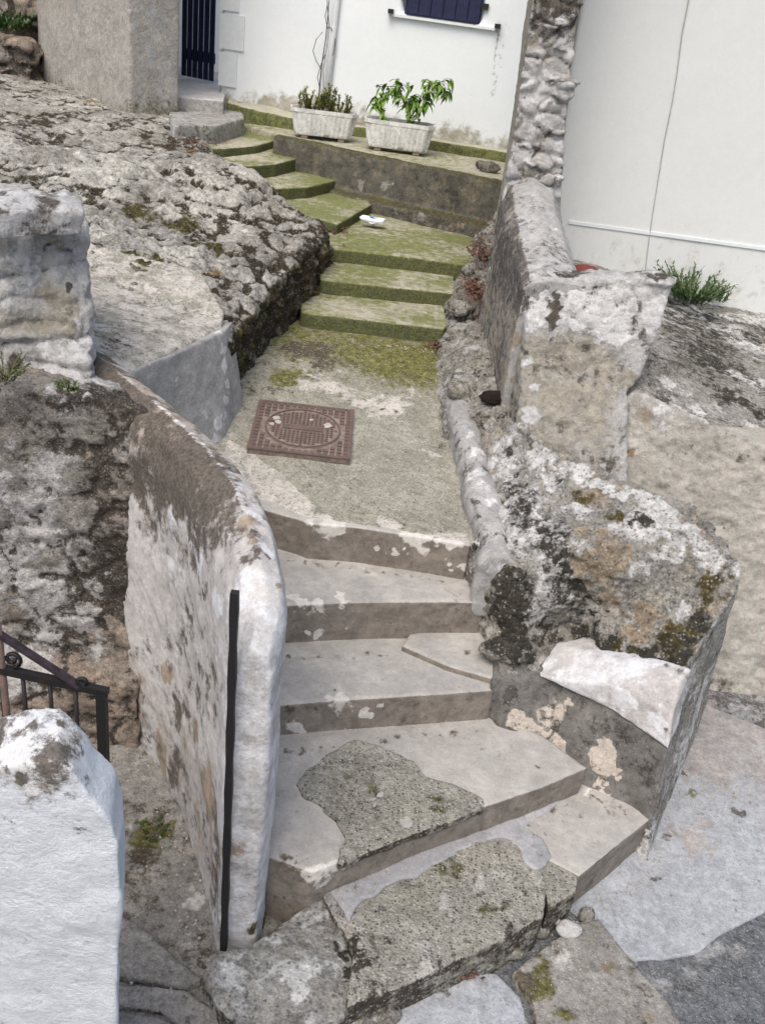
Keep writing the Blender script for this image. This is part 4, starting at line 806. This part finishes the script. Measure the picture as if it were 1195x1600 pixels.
for k in range(6):
    f0=(k+.08)/6; f1=(k+.92)/6; p0=ga*(1-f0)+gb*f0; p1=ga*(1-f1)+gb*f1
    link('slat', mesh_of('slat',[prism([(p0[0],p0[1],4.2),(p1[0],p1[1],4.2),(p1[0],p1[1]+.03,4.2),(p0[0],p0[1]+.03,4.2)], 2.09)]), M_navy, gate, smooth=False)
for z0 in (2.25,3.3,4.0):
    link('rail', mesh_of('rail',[prism([(ga[0],ga[1]+.031,z0+.1),(gb[0],gb[1]+.031,z0+.1),(gb[0],gb[1]+.06,z0+.1),(ga[0],ga[1]+.06,z0+.1)], z0)]), M_navy, gate, smooth=False)
tag(masonry('yard_wall', [box(-6,-1.9,13.5,13.8,1.5,5.5)], .08, M_house, 0, rules=lambda v,n,cav,sid: C0(v,n,cav,sid)), 'white wall seen through the gaps of the navy gate', 'wall')
tag(masonry('upper_ground', [box(-7,-1.2,9.9,13.6,1.4,1.93)], .08, M_grey, 0, rules=lambda v,n,cav,sid: C0(v,n,cav,sid)+.2), kind='structure')

# ================================================================== STUCCO HOUSE CORNER
cA=Y(68,125,10.0); cB=P(203,192,1.85); cC=P(279,188,1.88)
print('corner',cA,cB,cC)
tp=lambda p,dx=0:(p[0]+dx,p[1],5.6); bt=lambda p:(p[0],p[1],1.5)
def r_co(v,n,cav,sid):
    m=C0(v,n,cav,sid); x,y,z=v.T; left=(n[:,0]<.1); m[:,3]=.36*fbm(v,1.6,4,s=211)*1.5*left; m[:,1]=.5*sstep(2.25,1.9,z+.3*(fbm(v,2,3,s=212)-.5)); m[:,0]=.10+.3*sstep(2.15,1.9,z); m[:,2]=.35*(~left)+.2*fbm(v,2,3,s=213); return m
sh=tag(empty('stucco_house',(cB[0],cB[1],1.8)),'corner of a rough grey beige stucco house standing on the rocks at the upper left','house')
cD=(cC[0]-1.0,cC[1]+2.0); 
masonry('wall',[prism([tp(cA),tp(cB),tp(cC),(cC[0]-1.15,12.5,5.6),(cA[0]-1.1,12.5,5.6)],[bt(cA),bt(cB),bt(cC),(cC[0]-1.15,12.5,1.5),(cA[0]-1.1,12.5,1.5)])], .025, M_corner, 2, disp=[(.012,3,3),(.006,14,3)], rules=r_co, parent=sh)
# far left stone wall
def r_fw(v,n,cav,sid):
    m=C0(v,n,cav,sid); m[:,0]=.2+.7*np.clip(cav,-.4,1)+.2*(fbm(v,2,3,s=221)-.5); m[:,3]=.45+.3*(sid>.5); m[:,2]=.35*(sid<.4)+.1; m[:,1]=.12; return m
tag(masonry('field_stone_wall', [box(-8,-3.9,10.5,11,1.5,4.2), box(-8,-3.95,9.7,10.6,1.5,2.25)], .02, M_rubble, 2, stones=(.06,(.42,.42,.2),22), disp=[(.02,5,3),(.008,16,3)], rules=r_fw, stains=[(15,35,12,1,1),(30,105,30,2,.8),(60,90,10,1,.7)]),
  'brown field stone wall in the top left corner behind the stucco house', 'stone wall')

# ================================================================== RIGHT BUILDING
rh=tag(empty('pale_building',(3.5,6.6,1.2)),'large plain off-white building with a thin vertical crack on the right','building')
def r_r(v,n,cav,sid):
    m=C0(v,n,cav,sid); x,y,z=v.T; m[:,3]=.38*sstep(2.6,1.5,z+.4*(fbm(v,1,3,s=231)-.5)); m[:,2]=.3*fbm(v,.9,3,s=232); m[:,0]=.08*fbm(v,2,3,s=233)+.05*sstep(1.9,1.5,z); return m
masonry('wall',[prism([(.66,6.62,5.8),(6,6.62,5.8),(6,9,5.8),(.66,9,5.8)],[(.88,6.6,1.0),(6,6.6,1.0),(6,9,1),(.88,9,1)])], .035, M_houser, 0, disp=[(.004,1.5,3)], rules=r_r, parent=rh)
p0=Y(889,345,6.585); p1=Y(1200,401,6.585)
link('string_course', mesh_of('b',[prism([(p0[0],6.594,p0[2]),(p1[0]+3.5,6.594,p0[2]),(p1[0]+3.5,6.64,p0[2]),(p0[0],6.64,p0[2])],p0[2]-.022)]), M_trim, rh, smooth=False)
# crack: thin dark sliver standing in for the open gap, following the wall
bm=bmesh.new(); prev=None
for (px,py) in [(1082,-60),(1076,0),(1066,50),(1058,110),(1050,160),(1038,220),(1030,270),(1022,320),(1014,370),(1008,420),(1003,450)]:
    q=Y(px,py,6.590); q=Vector(q); j=random.uniform(-.002,.002)
    cur=[bm.verts.new(q+Vector((s*.0012+j*.6,d,0))) for s,d in ((-1,0),(1,0),(1,.03),(-1,.03))]
    if prev:
        for k in range(4): bm.faces.new([prev[k],prev[(k+1)%4],cur[(k+1)%4],cur[k]])
    prev=cur
to_obj('crack_sliver', bm, simple_mat('crack_sliver',(.50,.51,.50),.9), rh, smooth=False)

# ================================================================== WHITE PILLAR bottom left
def r_wh(v,n,cav,sid):
    m=C0(v,n,cav,sid); z=v[:,2]; t=sstep(1.54,1.70,z+.22*(fbm(v,5,4,s=241)-.5)); m[:,0]=.07+.35*np.clip(cav,0,1)+.7*np.clip(fbm(v*np.array([1.6,1,.5]),3,4,s=246)-.5,0,1)+t*(.34+.6*(fbm(v,9,4,s=242)-.4)); m[:,2]=.5*t+.2*fbm(v,4,3,s=243); m[:,3]=.12+.6*t*fbm(v,6,3,s=244)+.9*np.clip(fbm(v,2.4,4,s=245)-.48,0,1); return m
pl=[[(Y(a,b,1.36))[0],0,(Y(a,b,1.36))[2]] for a,b in []]
def yy(a,b,y=1.38): return tuple(Y(a,b,y))
out=[(-60,1150),(0,1118),(45,1106),(95,1103),(122,1125),(150,1168),(180,1200),(192,1240),(194,1320),(190,1450),(186,1600)]
bk_=[yy(a,b,1.5) for a,b in out]; fr=[(p[0]*.925,1.36,p[2]-.012) for p in bk_]
fr+= [(fr[-1][0],1.36,-.05),(-1.3,1.36,-.05),(-1.3,1.36,fr[0][2])]; bk_+=[(bk_[-1][0],1.50,-.05),(-1.3,1.50,-.05),(-1.3,1.50,bk_[0][2])]
tag(masonry('whitewashed_pillar', [loft([fr,bk_])], .0075, M_white, 5, disp=[(.012,4,3),(.0035,16,4)], rules=r_wh,
  stains=[(40,1130,30,0,.9),(60,1160,30,0,.7),(15,1220,20,0,1),(70,1145,24,3,.8),(110,1130,22,0,.9),(130,1150,20,3,.8),(20,1160,30,3,.6),(10,1170,24,3,.8),(90,1210,40,2,1),(50,1250,30,2,.9)]),
  'thick whitewashed pillar with a chipped grey top in the bottom left corner', 'pillar')

# ================================================================== IRON GATE
GY=2.4
def gp_(px,py): return Vector(Y(px,py,GY))
ig=tag(empty('iron_gate', Y(100,1190,GY)), 'black wrought iron gate with small scrolls behind the whitewashed pillar', 'gate')
bm=bmesh.new(); a=gp_(-60,1032); b=gp_(170,1082)
def flat(bm,a,b,w_,h_):
    d=(b-a).normalized(); u=Vector((0,1,0)); n_=d.cross(u).normalized(); vs=[]
    for p in (a,b): vs.append([bm.verts.new(p+u*sx*w_+n_*sy*h_) for sx,sy in ((-1,-1),(1,-1),(1,1),(-1,1))])
    for k in range(4): bm.faces.new([vs[0][k],vs[0][(k+1)%4],vs[1][(k+1)%4],vs[1][k]])
    bm.faces.new(vs[0][::-1]); bm.faces.new(vs[1])
flat(bm,a,b,.013,.013); to_obj('rail',bm,M_iron,ig,False); bm=bmesh.new(); flat(bm,gp_(-60,1290),gp_(166,1330),.012,.012); to_obj('rail',bm,M_iron,ig,False)
bm=bmesh.new(); q=gp_(159,1082); flat(bm,q,Vector((q.x,q.y,0)),.016,.016); to_obj('end_post',bm,M_iron,ig,False)
for px,py in ((36,1055),(78,1064),(118,1073),(0,1047),(-30,1040)):
    bm=bmesh.new(); q=gp_(px,py); tube(bm,[q,Vector((q.x,q.y,q.z-.5))],.008,8); to_obj('bar',bm,M_iron,ig)
bm=bmesh.new(); flat(bm,gp_(-40,965),gp_(125,1072),.014,.006); to_obj('diagonal_brace',bm,simple_mat('weathered_iron',(.05,.035,.045),.6,c2=(.02,.015,.018)),ig,False)
for (px,py,sg) in ((20,1030,1),(130,1066,-1)):
    bm=bmesh.new(); c=gp_(px,py); pts=[]
    for k in range(22):
        t=k/21; r_=.032*(1-.75*t)*(1 if px<60 else .7); aa=-1.5+t*8*sg; pts.append(c+Vector((math.cos(aa)*r_,0,math.sin(aa)*r_)))
    tube(bm,pts,.0075,8); to_obj('scroll',bm,M_iron,ig)
bm=bmesh.new(); q=gp_(-3,975); tube(bm,[q,Vector((q.x,q.y,0))],.013,8); to_obj('rusty_post',bm,M_rust,ig)

# ================================================================== PLANTERS
def planter_mesh(L=.62,D_=.27,Hh=.25):
    # fluted octagonal-ended trough: outer wall ring with ribs, inner wall, floor
    def outline(sx,sy,ribs):
        cor=[(-L/2,-D_/2+.05),(-L/2+.06,-D_/2),(L/2-.06,-D_/2),(L/2,-D_/2+.05),(L/2,D_/2-.05),(L/2-.06,D_/2),(-L/2+.06,D_/2),(-L/2,D_/2-.05)]
        out=[]
        for i in range(8):
            x0,y0=cor[i]; x1,y1=cor[(i+1)%8]; l=math.hypot(x1-x0,y1-y0); nn=max(2,int(l/.0115)//2*2); nx,ny=(y1-y0)/l,-(x1-x0)/l
            for k in range(nn):
                t=k/nn; r_=(.0028 if k%4 in(1,2) else -.0) if ribs else 0
                out.append(((x0+(x1-x0)*t+nx*r_)*sx,(y0+(y1-y0)*t+ny*r_)*sy))
        return out
    rows=[(0.80,.80,.03,0),(.84,.84,.028,0),(.86,.86,.045,1),(.955,.96,Hh-.045,1),(.965,.97,Hh-.04,0),(1.0,1.0,Hh-.032,0),(1.0,1.0,Hh,0),(.95,.92,Hh,0),(.93,.9,Hh-.05,0)]
    bm=bmesh.new(); rr=[]
    for sx,sy,z,rb in rows: rr.append([bm.verts.new((x,y,z)) for x,y in outline(sx,sy,rb)])
    n_=len(rr[0])
    for a,b in zip(rr,rr[1:]):
        for k in range(n_): bm.faces.new([a[k],a[(k+1)%n_],b[(k+1)%n_],b[k]])
    bm.faces.new(rr[0][::-1])
    me=bpy.data.meshes.new('trough'); bm.to_mesh(me); bm.free()
    at=me.color_attributes.new('mask','FLOAT_COLOR','POINT'); v=np.array([q.co[:] for q in me.vertices])
    mk=np.zeros((len(v),4)); mk[:,0]=.30*sstep(.08,.02,v[:,2])+.12+.25*(fbm(v*np.array([6,6,.6]),3,3,s=3)-.4); mk[:,1]=.42*sstep(.09,.03,v[:,2]); at.data.foreach_set('color',mk.astype(np.float32).ravel())
    me.materials.append(M_planter)
    bm=bmesh.new(); vs=[bm.verts.new((x,y,Hh-.045+.01*random.random())) for x,y in outline(.94,.91,0)]; bm.faces.new(vs); so_=bpy.data.meshes.new('soil'); bm.to_mesh(so_); bm.free(); so_.materials.append(M_soil)
    bm=bmesh.new(); bmbox(bm,-.03,.03,-.1,.1,0,.032); fo=bpy.data.meshes.new('foot'); bm.to_mesh(fo); bm.free(); fo.materials.append(M_planter)
    return me,so_,fo
pm,ps,pf=planter_mesh()
def place_planter(a,b,label,z=1.865):
    A_=P(*a,z); B_=P(*b,z); c=(A_+B_)/2; d=B_-A_; Lw=math.hypot(d[0],d[1]); rz=math.atan2(d[1],d[0]); s=Lw/.52
    t=tag(empty('planter',c,rz),label,'planter','fluted cement planters on the terrace'); t.scale=(s,s,s)
    for nm,me in (('trough',pm),('soil',ps)):
        o=bpy.data.objects.new(nm,me); COL.objects.link(o); o.parent=t
    for sx in (-.17,.17):
        o=bpy.data.objects.new('foot',pf); COL.objects.link(o); o.parent=t; o.location=(sx,0,0)
    return t,c,rz,s
t1=place_planter((460,211),(547,221),'fluted white cement planter holding upright succulents, left of the pair'); print('pl',t1[1:])
t2=place_planter((574,230),(665,242),'fluted white cement planter holding a drooping broad leaved shrub, right of the pair'); print('pl',t2[1:])

def leaf(bm, p, d, up, l, w_, droop=.2, seg=3):
    d=d.normalized(); s=d.cross(up); s=s.normalized() if s.length>1e-4 else Vector((1,0,0)); n_=s.cross(d); prev=None
    for k in range(seg+1):
        t=k/seg; c=p+d*l*t+Vector((0,0,-droop*l*t*t)); ww=w_*math.sin(math.pi*min(1,.12+t*.88))*(1 if k<seg else 0)
        cur=[bm.verts.new(c-s*ww+n_*ww*.25),bm.verts.new(c),bm.verts.new(c+s*ww+n_*ww*.25)]
        if prev:
            bm.faces.new([prev[0],prev[1],cur[1],cur[0]]); bm.faces.new([prev[1],prev[2],cur[2],cur[1]])
        prev=cur
rl_=random.Random(11)
def rv(a=1): return Vector((rl_.uniform(-a,a),rl_.uniform(-a,a),rl_.uniform(-a,a)))
def plant(name,label,cat,stems,mat_leaf,mat_stem,leaffn,sr=.004):
    base=stems[0][0]; t=tag(empty(name,base),label,cat); bs=bmesh.new(); bl=bmesh.new()
    for pts in stems:
        tube(bs,pts,[sr*(1-.5*i/len(pts)) for i in range(len(pts))],6); leaffn(bl,[Vector(q) for q in pts])
    to_obj('stem',bs,mat_stem,t); to_obj('foliage',bl,mat_leaf,t,False); return t
def local(tc,x,y,z):
    _,c,rz,s=tc; return Vector((c[0]+math.cos(rz)*x*s-math.sin(rz)*y*s, c[1]+math.sin(rz)*x*s+math.cos(rz)*y*s, 1.865+z*s))
# succulents: upright stems with dense short leaves, taller to the right
stems=[]
for k in range(30):
    x=rl_.uniform(-.25,.22); y=rl_.uniform(-.08,.08); h=rl_.uniform(.08,.15)+(.14 if x>-.02 and x<.17 else .10 if x<-.16 else .05)*rl_.random()
    p=local(t1,x,y,.2); tip=p+Vector((rl_.uniform(-.06,.06),rl_.uniform(-.04,.04),h)); stems.append([p,p.lerp(tip,.5)+rv(.008),tip])
def lf_s(bm,pts):
    for f in np.linspace(.3,1,9):
        q=pts[0].lerp(pts[-1],f)
        for j in range(4): leaf(bm,q,Vector((rl_.uniform(-1,1),rl_.uniform(-1,1),rl_.uniform(.3,1.1))),Vector((0,0,1)),rl_.uniform(.03,.05),rl_.uniform(.006,.010),.1,2)
plant('succulent','clump of upright yellowish succulents growing in the left planter','plant',stems,M_leafA,M_stem,lf_s,.005)
# shrub with three drooping branches
def frm(px,py,yy_): return Vector(Y(px,py,yy_))
yc=t2[1][1]
stems=[]
for tips in ([(640,186),(632,160),(618,135),(590,135)],[(640,186),(640,160),(650,150)],[(640,186),(632,165),(622,128),(645,138)],[(648,187),(665,160),(680,130),(700,125)],[(648,187),(668,155),(672,130),(665,128)],[(600,182),(592,160),(585,150)],[(640,186),(655,165),(650,152),(640,158)],[(680,132),(693,138),(697,150)],[(612,140),(596,150),(585,165)],[(645,187),(655,170),(640,155)]):
    dy=rl_.uniform(-.08,.08); stems.append([frm(a,b,yc+dy*i/3) for i,(a,b) in enumerate(tips)])
def lf_b(bm,pts):
    n_=len(pts)
    for i in range(1,n_):
        for f in np.linspace(0,1,8):
            if i==1 and f<.75 and n_>3: continue
            q=pts[i-1].lerp(pts[i],f)+rv(.03)
            for j in range(2): leaf(bm,q,Vector((rl_.uniform(-1,1),rl_.uniform(-1,1),rl_.uniform(-.9,.35))),Vector((0,0,1)),rl_.uniform(.055,.09),rl_.uniform(.012,.02),.5,3)
plant('broad_leaved_shrub','bright green shrub with drooping leaves growing in the right planter','plant',stems,M_leafB,M_stem,lf_b,.006)
# low seedlings beside the shrub
# climbing vine stem on the wall
bm=bmesh.new()
vine=[[(497,168),(500,130),(503,100),(509,60),(512,30),(515,-10),(517,-60)],[(506,160),(505,110),(511,70),(514,40),(511,0)],[(503,110),(494,95),(489,80),(494,62),(504,50)],[(514,100),(522,80),(524,62),(518,45),(513,42)],[(500,140),(496,120),(502,100),(508,85)],[(512,45),(508,25),(512,5)]]
for pts in vine:
    q=[Vector(Y(a,b,wy(-1.1)-.06+rl_.uniform(-.01,.02))) for a,b in pts]; tube(bm,q,[.007-.0007*i if len(pts)>5 else .0035 for i in range(len(q))],6)
tag(to_obj('bare_vine',bm,M_vine),'bare dry vine climbing the downpipe above the left planter','vine')

# ================================================================== SMALL PLANTS
def tuft(name,label,center,n_,spread,h,wid,mat,lean=.6,cat='plant',side=0):
    stems=[]
    for k in range(n_):
        a=rl_.uniform(0,6.28); r_=spread*math.sqrt(rl_.random()); p=Vector([float(c) for c in center])+Vector((math.cos(a)*r_,math.sin(a)*r_,0)); o=Vector((math.cos(a)*lean+side,math.sin(a)*lean,1)).normalized(); hh=h*rl_.uniform(.5,1.1)
        stems.append([p,p+o*hh*.5,p+o*hh+Vector((math.cos(a),math.sin(a),-.2))*hh*.15])
    def lf(bm,pts):
        for f in np.linspace(.15,1,9):
            q=pts[0].lerp(pts[-1],f)
            for j in range(2): leaf(bm,q,(pts[-1]-pts[0]).normalized()*.9+rv(.9),Vector((0,0,1)),wid*6*rl_.uniform(.6,1.2),wid,.1,2)
    return plant(name,label,cat,stems,mat,M_stem,lf,.0025)
tuft('wall_shrub','feathery green bush growing at the foot of the pale building on the right',P(1078,470,1.55),90,.11,.23,.0065,M_leafC,.8)
tuft('weed','tiny green tuft right of the feathery bush against the pale building',P(1124,471,1.52),10,.03,.07,.005,M_leafC,.5)
tuft('wall_weed','dark weed clump hanging on the left edge beneath the plaster block',Y(6,590,3.12),26,.05,.085,.003,M_leafD,.8)
tuft('wall_weed','small green sprig growing on top of the left rubble wall',Y(108,608,3.12),12,.025,.03,.003,M_leafD,.8)
tuft('wall_weed','clover like weed growing at the floor left of the parapet behind the pillar',P(238,1295,.0),34,.06,.014,.0022,M_leafD,1.2)
tuft('climbing_plant','dark leafy plant at the top left corner on the field stone wall',Y(10,48,10.3),40,.12,.25,.012,M_leafC,.9)
# dry plant remains by the foot of the stucco house
st_dry=tuft('dry_weed','dry brown weeds by the rocks above the upper steps',P(305,215,1.9),26,.10,.10,.006,M_dry,1.0) if False else None

# ================================================================== LITTER
bm=bmesh.new(); r_=bmesh.ops.create_icosphere(bm,subdivisions=4,radius=1)
pts=np.array([v.co[:] for v in bm.verts]); dd=.7+.6*fbm(pts,2.2,3,s=301)
for v,k in zip(bm.verts,dd): v.co=Vector((v.co.x*.10*k,v.co.y*.055*k,v.co.z*.028*k+.02*k*abs(v.co.x)))
bmesh.ops.rotate(bm,verts=bm.verts,cent=(0,0,0),matrix=Matrix.Rotation(R(-8),3,'Z'))
c=Vector(P(582,346,1.50)); bmesh.ops.translate(bm,verts=bm.verts,vec=c)
bag=tag(to_obj('plastic_bag',bm,M_bag),'crumpled white plastic bag with blue print lying at the top of the mossy steps','litter')
bm=bmesh.new()
for (x,y,sx,sy,z) in ((.025,-.025,.03,.008,.026),(.05,-.005,.022,.012,.03),(-.01,-.01,.02,.005,.034)):
    r2=bmesh.ops.create_icosphere(bm,subdivisions=2,radius=1); 
    for v in r2['verts']: v.co=Vector((v.co.x*sx+x,v.co.y*sy+y,v.co.z*.006+z))
bmesh.ops.translate(bm,verts=bm.verts,vec=c); to_obj('printed_mark',bm,M_blue,bag)
# leaf litter (uncountable)
bm=bmesh.new()
def litter(c,n_,sx,sy,s0=.02):
    for k in range(n_):
        p=Vector([float(q) for q in c])+Vector((rl_.gauss(0,sx),rl_.gauss(0,sy),rl_.uniform(0,.025))); leaf(bm,p,Vector((rl_.uniform(-1,1),rl_.uniform(-1,1),rl_.uniform(-.2,.5))),Vector((0,0,1)),rl_.uniform(.5,1.4)*s0,rl_.uniform(.2,.4)*s0,rl_.uniform(-.4,.6),2)
litter(P(683,541,1.16),60,.03,.04,.03); litter((.42,6.2,1.44),420,.05,.22,.028); litter((.44,6.75,1.57),260,.05,.2,.028); litter(P(530,352,1.46),90,.05,.22,.03); litter((.35,7.4,1.60),70,.15,.15,.03)
litter(P(732,1530,.03),14,.02,.01,.02); litter(P(300,225,1.9),60,.15,.15,.03); litter(P(680,1515,.02),20,.05,.02,.015)
tag(to_obj('leaf_litter',bm,M_dry,None,False),'brown dead leaves scattered in the gutter beside the mossy steps','leaves',kind='stuff')
# grit and mortar crumbs (uncountable)
bm=bmesh.new()
def grit(c,n_,sx,sy,s0,rz=0):
    for k in range(n_):
        gx,gy=rl_.gauss(0,sx),rl_.gauss(0,sy); p=Vector([float(q) for q in c])+Vector((gx*math.cos(rz)-gy*math.sin(rz),gx*math.sin(rz)+gy*math.cos(rz),.001))
        r0=bmesh.ops.create_icosphere(bm,subdivisions=1,radius=1); q=s0*rl_.uniform(.4,1.3)
        for v in r0['verts']: v.co=Vector((v.co.x*q*rl_.uniform(.7,1.2),v.co.y*q*rl_.uniform(.7,1.2),v.co.z*q*.7))+p
def grit_line(pts,n_,sg,s0,z):
    for (a,b),(c,d) in zip(pts,pts[1:]):
        for k in range(n_):
            t=rl_.random(); grit(P(a+(c-a)*t,b+(d-b)*t,z),1,sg,sg,s0)
grit_line([(455,1150),(600,1136),(762,1124)],16,.012,.004,.332)
grit_line([(455,1012),(620,1006)],12,.012,.004,.502)
grit_line([(455,864),(600,882),(712,896)],14,.012,.0035,.712)
grit_line([(700,1300),(800,1262),(905,1228)],12,.012,.004,.182)
grit_line([(560,1585),(700,1520),(850,1448)],45,.025,.006,.005)
grit_line([(860,1440),(930,1440),(1010,1370),(1040,1290),(1100,1110)],22,.02,.0045,.004)
grit_line([(215,1160),(280,1330),(330,1480)],40,.05,.005,.004)
grit_line([(200,1520),(300,1540)],30,.03,.006,.01)
grit(P(1120,1200,.004),60,.15,.25,.003); grit(P(900,1500,.035),30,.08,.06,.004)
grit(P(640,545,1.16),30,.1,.03,.005); grit(P(560,600,1.09),30,.2,.12,.004); grit(P(600,780,.935),30,.25,.08,.004)
tag(to_obj('grit',bm,M_scrap,None,False),'loose grit and mortar crumbs gathered in the corners of the steps and ground','grit',kind='stuff')
# dark lump standing in for a drain opening with debris, and red thing on the terrace
bm=bmesh.new(); r_=bmesh.ops.create_icosphere(bm,subdivisions=4,radius=1); pts=np.array([v.co[:] for v in bm.verts]); dd=.7+.6*fbm(pts,3,4,s=311); cc2=Vector(P(773,622,1.22))
for v,k in zip(bm.verts,dd): v.co=Vector((v.co.x*.085*k,v.co.y*.05*k,v.co.z*.04*k))+cc2
tag(to_obj('dark_lump',bm,simple_mat('dark_lump_brown',(.035,.018,.012),.95,c2=(.015,.01,.008),sc=60,bump=1,dist=.03)),'dark lump standing in for a drain opening between the gutter and the plaster pier','debris')
bm=bmesh.new(); r_=bmesh.ops.create_uvsphere(bm,u_segments=24,v_segments=10,radius=1); cc3=Vector(Y(915,424,5.5))
for v in bm.verts: v.co=Vector((v.co.x*.085,v.co.y*.085,max(-.03,v.co.z*.035)))+cc3
tag(to_obj('clay_pot_lid',bm,M_terra),'small red rounded clay object behind the plaster pier','clay pot')
